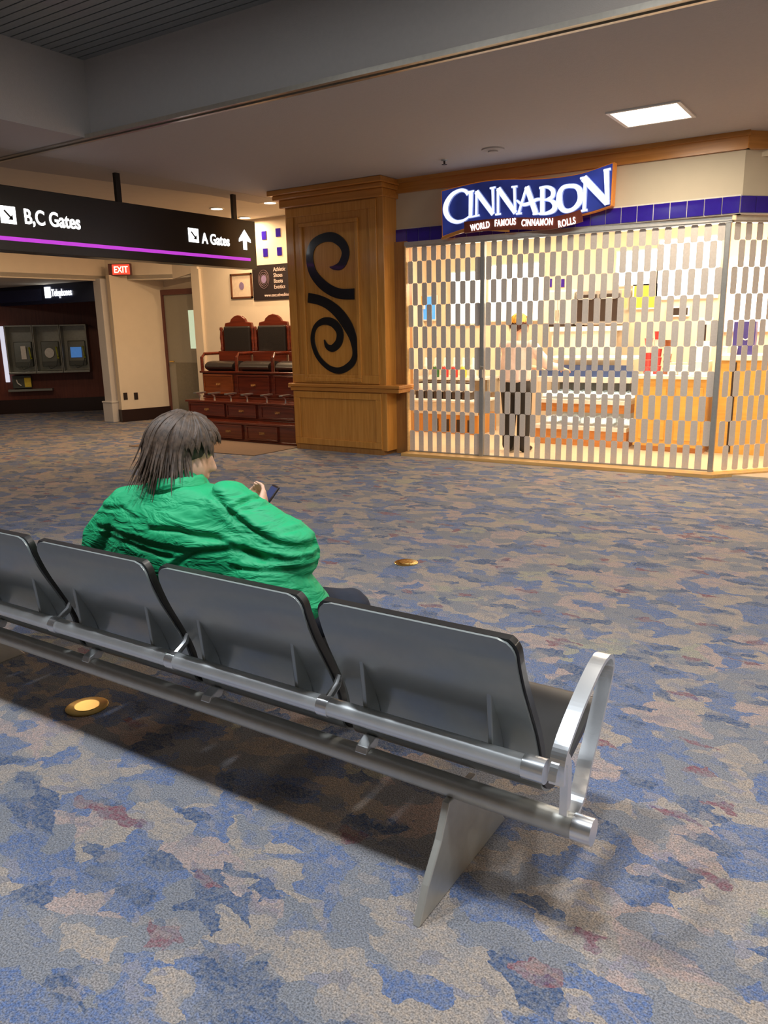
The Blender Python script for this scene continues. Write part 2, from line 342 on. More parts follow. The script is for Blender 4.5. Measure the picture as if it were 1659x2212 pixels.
# bright kiosk wall and neighbours
struct('wall_back', bx(-9.78, -6.35, 9.55, 9.65, 0, H+.05), 'cream', 'bright cream wall behind the shoe shine stand', 'wall')
struct('wall_column_side', bx(-6.42, -6.3, 8.1, 11.0, 0, H+.05), 'cream', 'cream side wall behind the oak column', 'wall')
c = new_bm(); prism(c, [(-9.9, 9.5), (-9.72, 9.5), (-9.72, 9.66), (-9.9, 10.2)], 'z', 0, 2.5)
struct('wall_door_return', c, 'cream', 'narrow cream wall end right of the grey door', 'wall')
struct('wall_door', bx(-11.2, -9.7, 9.78, 9.88, 0, 2.6), 'cream', 'cream wall around the grey door', 'wall')
c = new_bm(); prism(c, [(-11.32, 8.93), (-11.16, 8.87), (-10.88, 9.78), (-11.05, 9.82)], 'z', 0, 2.45)
struct('wall_outlet', c, 'cream', 'cream wall with two dark outlets beside the white post', 'wall')
c = new_bm(); prism(c, [(-11.30, 8.9), (-11.145, 8.85), (-10.86, 9.76), (-11.03, 9.8)], 'z', 0, .21)
struct('baseboard_corridor', c, 'dbase', 'dark brown baseboard under the two outlets', 'baseboard')
# fascia over the alcove and door
fp = [(-11.62, 4.6, 2.37), (-11.6, 7.22, 2.37), (-11.4, 9.0, 2.37), (-10.35, 9.52, 2.37), (-9.75, 9.5, 2.46)]
c = new_bm()
for i in range(len(fp)-1):
    a, b = fp[i], fp[i+1]
    q = [(a[0], a[1], a[2]), (b[0], b[1], b[2]), (b[0], b[1], H+.05), (a[0], a[1], H+.05)]
    d = Vector((b[1]-a[1], -(b[0]-a[0]), 0)).normalized()*-.12
    A = [c.verts.new(p) for p in q]; B = [c.verts.new(Vector(p)+d) for p in q]
    c.faces.new(A); c.faces.new(B[::-1])
    for k in range(4): c.faces.new((A[k], B[k], B[(k+1) % 4], A[(k+1) % 4]))
struct('wall_fascia', c, 'cream', 'cream fascia wall above the telephone alcove and the grey door', 'wall')
c = new_bm(); prism(c, [(-20, 4.6), (-11.6, 4.6), (-11.6, 7.22), (-11.4, 9.0), (-10.35, 9.52), (-9.78, 9.55), (-9.7, 10.6), (-20, 10.6)], 'z', 2.385, 2.45)
struct('ceiling_alcove', c, 'ccream', 'low cream ceiling over the telephone alcove', 'ceiling')
# phone alcove wall (45 degrees)
W0 = Vector((-14.689, 8.761, 0)); WA = math.atan2(1.5, 1.44)
def wallobj(name, bm, mat, **k): return obj(name, bm, mat, loc=W0, rotz=WA, **k)
tag(wallobj('wall_alcove', bx(-3.5, 2.12, 0, .1, 0, 2.45), 'red'), 'red brown wall at the back of the telephone alcove', 'wall', kind='structure')
tag(wallobj('baseboard_alcove', bx(-3.5, 2.12, -.03, 0, 0, .27), 'dbase'), 'black baseboard below the pay telephones', 'baseboard', kind='structure')
c = new_bm(); prism(c, [(-13.2, 10.27), (-11.5, 9.0), (-11.42, 9.1), (-13.15, 10.4)], 'z', 0, 2.4)
struct('wall_alcove_side', c, 'red', 'red brown side wall of the telephone alcove', 'wall')
struct('wall_far_left', bx(-20, -16.6, 6.4, 6.5, 0, 3.2), 'cream', 'cream wall far left beyond the frame', 'wall')
c = new_bm(); box(c, -11.50, -11.31, 8.80, 8.96, .34, 2.40); box(c, -11.53, -11.28, 8.77, 8.99, 0, .34); box(c, -11.54, -11.27, 8.76, 9.0, .33, .36)
struct('trim_3', c, 'column', 'white painted corner post between alcove and cream wall', 'trim', bevel=.008)
# telephones header sign
t = thing('telephone_sign', 'dark blue band sign reading Telephones above the pay phones', 'sign', (-13.0, 8.95, 2.05))
obj('sign_band', bx(-2.4, 1.5, 0, .12, 0, .335), 'hdr', t); obj('blue_stripe', bx(-2.4, -.18, -.006, 0, .06, .27), 'hdrb', t)
obj('pictogram', prism(new_bm(), [(-.06, .1), (.09, .1), (.11, .12), (.11, .29), (-.06, .29)], 'y', -.012, -.007), 'white_e', t)
text('lettering', 'Telephones', .17, 'white_e', t, (.14, -.012, .125), bold=.0015, sx=.72)
# storefront structure
struct('wall_fascia_shop', bx(-5.3, -1.33, 8.08, 8.2, 2.60, 3.0), 'fascia', 'cream fascia strip above the blue tiles of the shop', 'wall')
def corner(name, x0, y0, L_, a, z0, z1, mat, label, cat, th=.12, kind='structure'):
    o = obj(name, bx(0, L_, 0, th, z0, z1), mat, loc=(x0, y0, 0), rotz=a); return tag(o, label, cat, kind=kind)
corner('wall_fascia_turn', -1.33, 8.08, 2.2, .80, 2.60, 3.0, 'fascia', 'cream fascia turning the corner at the right edge', 'wall')
c = new_bm(); box(c, -5.06, -1.30, 8.04, 8.2, 2.985, H); box(c, -5.06, -1.29, 8.0, 8.1, 3.09, H)
struct('trim_4', c, 'oakx', 'oak crown board along the ceiling over the shop front', 'trim')
corner('trim_5', -1.30, 8.03, 2.2, .80, 2.985, H, 'oakx', 'oak crown board turning the corner at the right edge', 'trim')
def tiles(bm, x0, n, w, z0, y):
    for i in range(n):
        a = x0+i*w; box(bm, a+.004, a+w-.004, y-.012, y, z0+.006, z0+w-.006, 1)
c = new_bm(); box(c, -5.03, -1.34, 8.075, 8.18, 2.445, 2.61); tiles(c, -5.03, 24, .1537, 2.448, 8.075)
struct('trim_6', c, ('grout', 'tile'), 'row of glossy cobalt blue square tiles above the gate', 'trim')
c = new_bm(); box(c, 0, 2.2, 0, .1, 2.445, 2.61); tiles(c, .0, 12, .1537, 2.448, 0)
tag(obj('trim_7', c, ('grout', 'tile'), loc=(-1.34, 8.075, 0), rotz=.80), 'blue square tiles turning the corner at the right edge', 'trim', kind='structure')
# oak column
t = thing('oak_column', 'wide honey oak panelled column left of the shop gate', 'column', (-5.75, 7.8, 0))
c = new_bm(); prism(c, [(-.69, 0), (.73, 0), (.73, .3), (-.69, .3)], 'z', .05, 2.98)
obj('shaft', c, 'oak', t, bevel=.006)
c = new_bm(); box(c, -.74, .76, -.05, .3, 2.93, 3.02); box(c, -.80, .78, -.10, .3, 3.02, 3.07); box(c, -.85, .80, -.14, .3, 3.07, H)
obj('crown', c, 'oakx', t, bevel=.01)
c = new_bm(); box(c, -.73, .94, -.05, .3, .80, .84); box(c, -.71, .92, -.03, .3, .75, .80); obj('chair_rail', c, 'oakx', t, bevel=.008)
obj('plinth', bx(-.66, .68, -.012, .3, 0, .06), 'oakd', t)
def frame_panel(x0, x1, z0, z1, w=.07, d=.018):
    c = new_bm(); box(c, x0, x1, -d, 0, z0, z0+w); box(c, x0, x1, -d, 0, z1-w, z1); box(c, x0, x0+w, -d, 0, z0+w, z1-w); box(c, x1-w, x1, -d, 0, z0+w, z1-w); return c
obj('upper_panel_frame', frame_panel(-.66, .64, .85, 2.92, .10), 'oak', t, bevel=.005)
obj('inlay_panel_frame', frame_panel(-.47, .39, .87, 2.74, .045, .03), 'oak', t, bevel=.005)
obj('lower_panel_frame', frame_panel(-.66, .66, .07, .74, .08), 'oak', t, bevel=.005)
c = new_bm(); pc = [(-5.782,2.217),(-5.718,2.207),(-5.623,2.225),(-5.564,2.300),(-5.547,2.381),(-5.596,2.474),(-5.720,2.548),(-5.871,2.551),(-6.001,2.503),(-6.065,2.416),(-6.078,2.299),(-6.034,2.161),(-5.918,2.036),(-5.769,1.945),(-5.619,1.902),(-5.439,1.895)]
ribbon(c, [(x+5.75, z) for x, z in pc], [.01, .05, .095, .105, .105, .11, .11, .10, .10, .10, .105, .11, .12, .12, .12, .125], 'y', -.014, .002)
obj('upper_scroll', c, 'black', t); tag(t.children[-1], 'black curled scroll inlay')
c = new_bm(); pc = [(-6.128,1.877),(-5.972,1.847),(-5.820,1.786),(-5.671,1.679),(-5.548,1.532),(-5.472,1.377),(-5.453,1.206),(-5.511,1.085),(-5.678,1.005),(-5.854,1.038),(-6.007,1.162),(-6.077,1.313),(-6.079,1.436),(-6.021,1.541),(-5.895,1.594),(-5.763,1.570),(-5.669,1.465),(-5.685,1.345),(-5.777,1.272),(-5.865,1.294),(-5.906,1.373)]
ribbon(c, [(x+5.75, z) for x, z in pc], [.115, .115, .12, .135, .135, .10, .07, .085, .08, .065, .06, .06, .055, .06, .085, .10, .10, .10, .09, .06, .01], 'y', -.014, .002)
obj('lower_scroll', c, 'black', t); tag(t.children[-1], 'black curled scroll inlay, mirrored below')
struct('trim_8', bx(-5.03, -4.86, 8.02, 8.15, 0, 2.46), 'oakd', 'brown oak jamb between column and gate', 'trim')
struct('trim_9', bx(-4.86, -4.845, 7.99, 8.06, .04, 2.42), 'sillw', 'thin pale wood edge at the left end of the gate', 'trim')
# wood sill
c = new_bm(); prism(c, [(-4.87, 7.86), (-1.40, 8.0), (.1, 9.55), (0, 9.7), (-1.46, 8.16), (-4.87, 8.16)], 'z', 0, .035)
struct('trim_10', c, 'sillw', 'pale wood sill under the gate along the carpet', 'trim')
# shop shell
struct('floor_shop', bx(-6.3, 3.5, 8.17, 11.0, 0, .02), 'stile', 'cream tile floor inside the shop', 'floor')
struct('ceiling_shop', bx(-6.3, 3.5, 8.2, 11.0, 2.93, 3.0), 'fascia', 'cream ceiling inside the shop', 'ceiling')
struct('wall_shop_back', bx(-6.3, 3.5, 10.95, 11.05, 0, 3.0), 'cream', 'cream back wall inside the shop', 'wall')
struct('wall_shop_right', bx(.6, .7, 9.5, 10.95, 0, 3.0), 'pinkw', 'pink wall at the right inside the shop', 'wall')
# ------------------------------------------------------------------ folding gate
g = thing('folding_security_gate', 'closed folding metal gate of staggered slats across the shop front', 'gate', (-4.86, 8.03, 0))
GA = math.atan2(.16, 3.42)
def slats(L_, x_off, seed=0):
    c = new_bm(); w = .0595; n = int(L_/w); w = L_/n; zs = [.045]; z = .045
    while z+.243 < 2.3: z += .243; zs.append(z)
    zs.append(2.385)
    for r in range(len(zs)-1):
        for i in range(n):
            if (i+r+seed) % 2: continue
            a = x_off+i*w-.002; b = a+w+.005; z0, z1 = zs[r]-.002, zs[r+1]+.004; h_ = .011
            m = (a+b)/2; tl = .005
            prism(c, [(a+h_, z0), (b-h_, z0), (b, z0+h_), (b, z1-h_), (b-h_, z1), (a+h_, z1), (a, z1-h_), (a, z0+h_)], 'y', -.0015, .0015)
    return c
def gpart(name, bm, mat, x=0, ang=GA, origin=(0, 0), **k):
    o = obj(name, bm, mat, g, **k); o.location = (origin[0], origin[1], 0); o.rotation_euler.z = ang; return o
gpart('slat_curtain', slats(.90, .02), 'slat'); gpart('slat_curtain', slats(2.40, .99), 'slat')
E0 = (3.45*math.cos(GA), 3.45*math.sin(GA)); TA = .80
gpart('slat_curtain', slats(1.5, .03, 1), 'slat', ang=TA, origin=E0)
for px, w_, m_ in ((.955, .052, 'gpost'), (3.42, .05, 'gpost')):
    gpart('post', bx(px-w_/2, px+w_/2, -.03, .03, .03, 2.40), m_, bevel=.006)
c = new_bm(); box(c, 0, 3.45, -.035, .035, 2.385, 2.41); box(c, 0, 3.45, -.05, -.035, 2.40, 2.445); gpart('top_track', c, 'rail')
c = new_bm(); box(c, 0, 1.6, -.035, .035, 2.385, 2.41); box(c, 0, 1.6, -.05, -.035, 2.40, 2.445); gpart('top_track', c, 'rail', ang=TA, origin=E0)
gpart('bottom_bar', bx(0, 3.45, -.012, .012, .036, .05), 'gpost')
c = new_bm(); box(c, .935, .975, -.06, -.028, .93, 1.02); tube(c, [(.955, -.045, 1.02), (.965, -.075, 1.06), (1.0, -.07, 1.05)], .008); gpart('lock', c, 'gpost')
# ------------------------------------------------------------------ shop sign
s = thing('shop_sign', 'blue lit sign reading CINNABON with a maroon WORLD FAMOUS CINNAMON ROLLS strip', 'sign', (-3.4, 7.95, 2.7))
top = catmull([(-4.358,2.939),(-4.093,2.967),(-3.822,2.983),(-3.559,2.972),(-3.304,2.943),(-3.058,2.929),(-2.774,2.939),(-2.472,2.999)], 5)
bot = catmull([(-4.349,2.460),(-4.092,2.517),(-3.763,2.551),(-3.447,2.547),(-3.144,2.530),(-2.900,2.539),(-2.666,2.566),(-2.476,2.608)], 5)
loop = [(x+3.4, z-2.7) for x, z in top]+[(x+3.4, z-2.7) for x, z in bot[::-1]]
obj('sign_cabinet', prism(new_bm(), loop, 'y', .0, .09), 'sorange', s); obj('sign_face', prism(new_bm(), [(x*.985, z*.96) for x, z in loop], 'y', -.012, 0), 'sblue', s)
tg = catmull([(-4.054,2.531),(-3.753,2.534),(-3.438,2.522),(-3.135,2.492),(-2.916,2.508),(-2.760,2.538)], 4)
ribbon_pts = [(x+3.4, z-2.7) for x, z in tg]
obj('tagline_panel', ribbon(new_bm(), ribbon_pts, [.115]*len(ribbon_pts), 'y', -.045, -.02, smooth=1), 'maroonl', s)
c = new_bm(); br = [(-4.338,2.439),(-4.223,2.468),(-4.082,2.495),(-3.861,2.497),(-3.541,2.457)]; ribbon(c, [(x+3.4, z-2.7) for x, z in br], [.02, .03, .03, .025, .02], 'y', -.04, -.01); obj('lower_bracket', c, 'oakx', s)
SG = (3.77, 920, 340)
def letter(strokes):
    c = new_bm(); e = new_bm()
    for pts, ws, sm in strokes:
        P = [(x+3.4, z-2.7) for x, z in pts]; ws = [w*.00140 for w in ws]
        ribbon(e, P, [w+.013 for w in ws], 'y', -.034, -.013, smooth=sm); ribbon(c, P, ws, 'y', -.040, -.033, smooth=sm)
    o = obj('letter', c, 'sletter', s); obj('letter_rim', e, 'sletter2', o)
letter([([(-4.014,2.864),(-4.051,2.902),(-4.117,2.912),(-4.206,2.878),(-4.270,2.803),(-4.286,2.723),(-4.244,2.644),(-4.161,2.599),(-4.072,2.604),(-3.994,2.641)], [26, 22, 20, 28, 38, 40, 34, 24, 16, 8], 6)])
letter([([(-3.981,2.888),(-3.985,2.634)], [30, 26], 1), ([(-4.014,2.886),(-3.946,2.889)], [9, 9], 1), ([(-4.020,2.631),(-3.950,2.634)], [9, 9], 1)])
letter([([(-3.915,2.885),(-3.916,2.636)], [15, 15], 1), ([(-3.917,2.879),(-3.721,2.638)], [34, 30], 1), ([(-3.729,2.895),(-3.719,2.641)], [16, 12], 1), ([(-3.761,2.896),(-3.697,2.899)], [9, 9], 1), ([(-3.945,2.636),(-3.881,2.641)], [9, 9], 1)])
letter([([(-3.669,2.886),(-3.665,2.633)], [15, 15], 1), ([(-3.666,2.883),(-3.469,2.628)], [34, 30], 1), ([(-3.485,2.881),(-3.472,2.633)], [16, 12], 1), ([(-3.517,2.882),(-3.453,2.882)], [9, 9], 1), ([(-3.696,2.631),(-3.634,2.633)], [9, 9], 1)])
letter([([(-3.350,2.867),(-3.434,2.621)], [14, 14], 1), ([(-3.350,2.867),(-3.246,2.604)], [34, 34], 1), ([(-3.457,2.748),(-3.389,2.700),(-3.309,2.708),(-3.243,2.733),(-3.180,2.732)], [8, 18, 20, 18, 10], 6), ([(-3.462,2.617),(-3.400,2.617)], [9, 9], 1), ([(-3.277,2.598),(-3.206,2.597)], [9, 9], 1)])
letter([([(-3.180,2.843),(-3.176,2.603)], [30, 28], 1), ([(-3.213,2.840),(-3.128,2.841),(-3.069,2.802),(-3.074,2.745),(-3.131,2.722),(-3.177,2.726)], [12, 16, 28, 26, 14, 12], 6), ([(-3.170,2.726),(-3.092,2.712),(-3.043,2.667),(-3.057,2.616),(-3.127,2.593),(-3.206,2.594)], [12, 18, 34, 32, 18, 12], 6)])
letter([([(-2.892,2.827),(-2.961,2.819),(-2.997,2.766),(-2.997,2.680),(-2.960,2.613),(-2.896,2.595),(-2.828,2.623),(-2.783,2.687),(-2.790,2.767),(-2.835,2.815),(-2.904,2.827)], [22, 24, 34, 40, 30, 22, 26, 36, 36, 26, 22], 6)])
letter([([(-2.739,2.874),(-2.742,2.587)], [18, 18], 1), ([(-2.757,2.884),(-2.512,2.630)], [44, 38], 1), ([(-2.535,2.923),(-2.512,2.616)], [30, 20], 1), ([(-2.791,2.883),(-2.721,2.889)], [10, 10], 1), ([(-2.562,2.928),(-2.494,2.936)], [10, 10], 1), ([(-2.774,2.581),(-2.709,2.586)], [10, 10], 1)])
# tagline follows the wavy strip: each word is a text at its own height and tilt
for wd, (q,) , rot, sx_ in (('WORLD', [(-3.973,2.487)], .09, .62), ('FAMOUS', [(-3.695,2.513)], -.01, .62), ('CINNAMON', [(-3.394,2.491)], -.05, .62), ('ROLLS', [(-2.995,2.444)], .13, .64)):
    o = text('tagline_word', wd, .092, 'white_e', s, (q[0]+3.4, -.052, q[1]-2.7), bold=.0012, sx=sx_, space=1.12); o.rotation_euler[1] = -rot
# ------------------------------------------------------------------ hanging direction sign (plane x = -6.95)
s = thing('hanging_direction_sign', 'long black hanging sign reading B,C Gates and A Gates with purple stripe', 'sign', (-6.95, 6.0, 2.26))
obj('sign_cabinet', bx(-.20, 0, -2.6, 1.82, 0, .57), 'signb', s, bevel=.006)
obj('purple_stripe', bx(0, .004, -2.6, 1.70, .090, .125), 'purple_e', s)
for yy in (-.18, 1.56):
    obj('hanger_post', bx(-.12, -.08, yy-.03, yy+.03, .57, H-2.26), 'signb', s)
def picto(y, z, h):
    c = new_bm(); prism(c, [(y, z), (y+h, z), (y+h, z+h), (y, z+h)], 'x', .0, .006)
    o = obj('pictogram', c, 'white_e', s)
    c = new_bm(); ribbon(c, [(y+h*.25, z+h*.75), (y+h*.7, z+h*.3)], [h*.12, h*.12], 'x', .006, .009, smooth=1); prism(c, [(y+h*.78, z+h*.22), (y+h*.78, z+h*.55), (y+h*.45, z+h*.22)], 'x', .006, .009)
    obj('pictogram_arrow', c, 'signb', o)
picto(4.40-6, .238, .150); picto(6.68-6, .245, .152)
text('lettering', 'B,C Gates', .185, 'white_e', s, (.004, 4.63-6, .255), 'x', bold=.0032, sx=.80)
text('lettering', 'A Gates', .165, 'white_e', s, (.004, 6.885-6, .245), 'x', bold=.003, sx=.84)
c = new_bm(); prism(c, [(7.585-6, .22), (7.645-6, .22), (7.645-6, .33), (7.72-6, .31), (7.715-6, .345), (7.615-6, .455), (7.515-6, .345), (7.51-6, .31), (7.585-6, .33)], 'x', 0, .006); obj('up_arrow', c, 'white_e', s)
# EXIT sign
s = thing('exit_sign', 'small glowing red exit sign on the cream fascia below the hanging sign', 'sign', (-11.2, 8.95, 2.44), .55)
obj('housing', bx(-.02, .36, -.06, .0, 0, .19), 'doorf', s, bevel=.004); obj('face', bx(.05, .34, -.066, -.06, .015, .175), 'exit_e', s)
text('lettering', 'EXIT', .145, 'exitw_e', s, (.075, -.068, .045), bold=.001, sx=.80)
# ------------------------------------------------------------------ ceiling fittings
t = thing('recessed_ceiling_light', 'bright square recessed ceiling light in front of the shop', 'ceiling light', (-1.87, 6.93, H))
obj('diffuser', bx(-.255, .255, -.255, .255, -.006, 0), 'lamp_e', t); c = new_bm(); w_ = .285
for a in ((-w_, w_, -w_, -.255), (-w_, w_, .255, w_), (-w_, -.255, -.255, .255), (.255, w_, -.255, .255)): box(c, *a, -.012, 0)
obj('frame', c, 'white', t)
light('recessed_and_fill_light', (-1.87, 6.93, H-.03), 38, (1, .86, .68), .5, .5)
for i, (x, y, lab) in enumerate(((-8.14, 8.39, 'left recessed spot light above the end of the hanging sign'), (-7.24, 8.47, 'recessed spot light beside the top of the oak column'), (-8.46, 9.30, 'farthest small recessed spot light just above the hanging sign'))):
    t = thing('recessed_spotlight', lab, 'ceiling light', (x, y, H+.03), group='recessed spot lights in the corridor ceiling')
    obj('trim_ring', lathe(new_bm(), [(.10, 0), (.10, -.012), (.078, -.012), (.078, -.002)], seg=24), 'white', t); obj('lens', lathe(new_bm(), [(.076, -.006), (.05, -.010)], seg=24), 'lampd_e', t)
    light('spot_light', (x, y, H-.01), 14 if i == 2 else 32, WARM, .14, shape='DISK')
light('corridor_lamp_light', (-9.5, 6.2, H-.02), 45, WARM, .6, .6)
light('corridor_lamp_light', (-13.0, 7.2, 2.36), 7, (1, .85, .7), .5, .3)
t = thing('sprinkler_head', 'small dark sprinkler head on the ceiling above the shop sign', 'sprinkler', (-4.03, 7.42, H))
obj('escutcheon', lathe(new_bm(), [(.035, 0), (.03, -.01), (.012, -.014)]), 'gpost', t); obj('head', lathe(new_bm(), [(.010, -.012), (.010, -.04), (.028, -.043), (.028, -.047)]), 'dark', t)
t = thing('smoke_detector', 'flat round ceiling disc between sprinkler and recessed light', 'detector', (-3.43, 7.28, H))
obj('base', lathe(new_bm(), [(.11, 0), (.105, -.012), (.06, -.018)], seg=28), 'ceil', t); obj('cap', lathe(new_bm(), [(.05, -.016), (.045, -.03), (.02, -.034)], seg=24), 'ceil', t)
t = thing('sprinkler_head', 'small sprinkler head on the cream corridor ceiling above the hanging sign', 'sprinkler', (-9.0, 7.2, H+.03))
obj('escutcheon', lathe(new_bm(), [(.035, 0), (.03, -.01), (.012, -.014)]), 'white', t); obj('head', lathe(new_bm(), [(.010, -.012), (.010, -.04), (.024, -.043), (.024, -.047)]), 'gpost', t)
# ------------------------------------------------------------------ door
d = thing('corridor_door', 'grey beige door with a narrow lit window left of the shoe shine stand', 'door', (-10.35, 9.78, 0))
c = new_bm(); box(c, -.60, -.50, -.07, .0, 0, 2.13); box(c, -.60, .56, -.07, 0, 2.13, 2.22); obj('door_frame', c, 'doorf', d)
lf = obj('door_leaf', bx(-.50, .50, -.045, -.005, .01, 2.13), 'doorp', d)
obj('window_pane', bx(.08, .22, -.052, -.046, 1.22, 1.86), 'pane', d); obj('kick_plate', bx(-.32, .45, -.055, -.046, .05, .98), 'kick', d)
c = new_bm(); tube(c, [(-.42, -.045, 1.0), (-.42, -.09, 1.0), (-.32, -.09, 1.0)], .012); obj('handle', c, 'brass', d)
for yv, zz, lab in ((8.95, .44, 'left dark outlet low on the cream wall by the white post'), (9.13, .43, 'right dark outlet low on the cream wall, nearer the door')):
    xx = -11.16+(yv-8.87)*.28/.91
    t = thing('wall_outlet', lab, 'outlet', (xx, yv, zz), group='pair of wall outlets')
    aa = math.atan2(.91, .28); t.rotation_euler.z = aa
    obj('cover_plate', bx(-.035, .035, -.008, 0, -.06, .06), 'outlet', t); obj('socket', bx(-.015, .015, -.011, -.008, -.035, .035), 'dark', t)
# wall art
t = thing('framed_picture', 'small square framed print with a purple emblem on the cream wall', 'picture', (-8.83, 9.55, 2.19))
c = new_bm(); a = .225; b = .19
for q in ((-a, a, -.025, 0, b-.025, b), (-a, a, -.025, 0, -b, -b+.025), (-a, -a+.025, -.025, 0, -b, b), (a-.025, a, -.025, 0, -b, b)): box(c, *q)
obj('frame', c, 'frame', t); obj('print', bx(-.2, .2, -.008, -.002, -.17, .17), 'paper', t)
c = new_bm(); prism(c, [(.05*math.cos(k*PI/10), .06*math.sin(k*PI/10)) for k in range(20)], 'y', -.012, -.008); obj('emblem', c, 'purpled', t)
t = thing('wall_banner', 'black banner with a crest and four lines of pale writing behind the stand', 'banner', (-8.55, 9.55, 1.96))
obj('banner_sheet', bx(-.03, 1.0, -.02, 0, 0, .52), 'bannerm', t)
c = new_bm()
for r_ in (.135, .105, .075):
    pts = [(.20+r_*.8*math.cos(k*PI/12), .31+r_*math.sin(k*PI/12)) for k in range(25)]; ribbon(c, pts, [.007]*25, 'y', -.026, -.02, smooth=1)
obj('crest', c, 'crest', t); c = new_bm(); prism(c, [(.20+.05*math.cos(k*PI/10), .31+.06*math.sin(k*PI/10)) for k in range(20)], 'y', -.025, -.02); obj('crest_centre', c, 'purpled', t)
for i, ln in enumerate(('Athletic', 'Shoes', 'Boots', 'Exotics')): text('lettering', ln, .085, 'btext', t, (.40, -.022, .415-i*.085), bold=0, sx=.9)
text('lettering', 'www.executiveshine', .07, 'btext', t, (.20, -.022, .045), bold=0, sx=.85)
for x, z, lab in ((-8.31, 2.91, 'upper left small blue square tile'), (-8.03, 2.93, 'upper right small blue square tile beside the column'), (-8.30, 2.66, 'lower left small blue square tile above the banner'), (-8.02, 2.66, 'lower right small blue square tile above the banner')):
    tag(obj('accent_tile', bx(-.045, .045, -.012, 0, -.06, .06), 'tile', loc=(x, 9.55, z)), lab+' on the cream wall', 'tile', 'small blue accent tiles on the cream wall')
# ------------------------------------------------------------------ shoe shine stand
k = thing('shoe_shine_stand', 'tiered mahogany shoe shine stand with black leather chairs and drawers', 'shoe shine stand', (-7.7, 7.95, 0))
def tier(y0, z0, z1, x0, x1, lip=.03, name='step'):
    c = new_bm(); box(c, x0, x1, y0, 1.55, z0, z1-.03); box(c, x0-lip, x1+lip, y0-lip, 1.55, z1-.03, z1); box(c, x0-.01, x1+.01, y0-.012, y0, z0, z0+.03)
    return obj(name, c, 'mahog', k, bevel=.008)
tier(0, 0, .27, -1.0, 1.15); tier(.25, .27, .52, -1.10, 1.05); tier(.65, .52, .92, -1.17, 1.20, name='seat_platform')
def drawer(x0, x1, z0, z1, y, mat='mahog'):
    o = obj('drawer', bx(x0, x1, y-.018, y+.01, z0, z1), mat, k, bevel=.006)
    m_ = new_bm(); w = .022
    for q in ((x0, x1, z0, z0+w), (x0, x1, z1-w, z1), (x0, x0+w, z0+w, z1-w), (x1-w, x1, z0+w, z1-w)): box(m_, q[0], q[1], y-.03, y-.017, q[2], q[3])
    obj('drawer_moulding', m_, mat, o, bevel=.004)
    c = new_bm(); xc = (x0+x1)/2; zc = (z0+z1)/2; box(c, xc-.045, xc+.045, y-.024, y-.017, zc-.012, zc+.016); tube(c, [(xc-.03, y-.026, zc+.005), (xc-.025, y-.04, zc-.01), (xc+.025, y-.04, zc-.01), (xc+.03, y-.026, zc+.005)], .005, 6); obj('handle', c, 'oakd', o)
for a, b in ((-.98, -.40), (-.32, .21), (.29, .85)): drawer(a, b, .035, .235, 0)
for a, b in ((-1.06, -.34), (-.30, .26), (.35, .95)): drawer(a, b, .30, .485, .25)
for i, (a, b) in enumerate(((-1.13, -.53), (-.44, .18), (.27, .88))): drawer(a, b, .58, .87, .65, 'mahogl' if i == 0 else 'mahog')
for xx in (-1.0, -.70, -.37, -.05, .32, .66):
    c = new_bm(); tube(c, [(xx, .40, .52), (xx, .40, .575), (xx, .34, .61), (xx, .46, .61)], .014, 8); box(c, xx-.03, xx+.03, .30, .50, .605, .625); obj('foot_rest', c, 'steelb', k)
for i, xx in enumerate((-.83, -.13, .57)):
    c = new_bm(); tube(c, [(xx-.30, .82, .985), (xx-.28, .82, .985), (xx+.28, .82, .985), (xx+.30, .82, .985)], [.05, .17, .17, .05], 16, flat=.46); obj('seat_cushion', c, 'leather', k, smooth=True)
    obj('seat_back_panel', bx(xx-.33, xx+.33, 1.02, 1.06, .92, 1.20), 'mahog', k)
    # carved back frame
    cr = [(-.37, 1.17), (-.37, 1.42), (-.36, 1.50), (-.31, 1.56), (-.29, 1.62), (-.18, 1.635), (-.15, 1.68), (-.08, 1.72), (0, 1.735), (.08, 1.72), (.15, 1.68), (.18, 1.635), (.29, 1.62), (.31, 1.56), (.36, 1.50), (.37, 1.42), (.37, 1.17)]
    fr = obj('back_frame', prism(new_bm(), [(xx+x*.93, z) for x, z in cr], 'y', 1.13, 1.18), 'mahog', k, bevel=.01)
    c = new_bm(); box(c, xx-.27, xx+.27, 1.08, 1.13, 1.15, 1.57); obj('back_cushion', c, 'leather', k, bevel=.03)
    for sx_ in (-1, 1):
        c = new_bm(); lathe(c, [(.022, 0), (.03, .03), (.02, .08), (.03, .20), (.018, .30), (.028, .33), (.02, .36)], (xx+sx_*.325, 1.10, 1.2)); obj('turned_post', c, 'mahog', k, smooth=True)
for xx in (-1.19, -.48, .22, .92):
    c = new_bm(); tube(c, [(xx, .68, .92), (xx, .68, 1.12), (xx, .74, 1.17), (xx, 1.05, 1.17)], .025, 8); obj('armrest', c, 'mahog', k, smooth=True)
obj('side_panel', bx(1.17, 1.21, .0, 1.5, 0, .9), 'mahog', k)
m_ = new_bm(); prism(m_, [(-8.65, 6.93), (-6.50, 7.06), (-6.44, 7.78), (-6.44, 7.92), (-8.65, 7.92)], 'z', 0, .008)
tag(obj('floor_mat', m_, 'mat'), 'flat brown mat on the carpet before the shoe shine stand', 'mat')
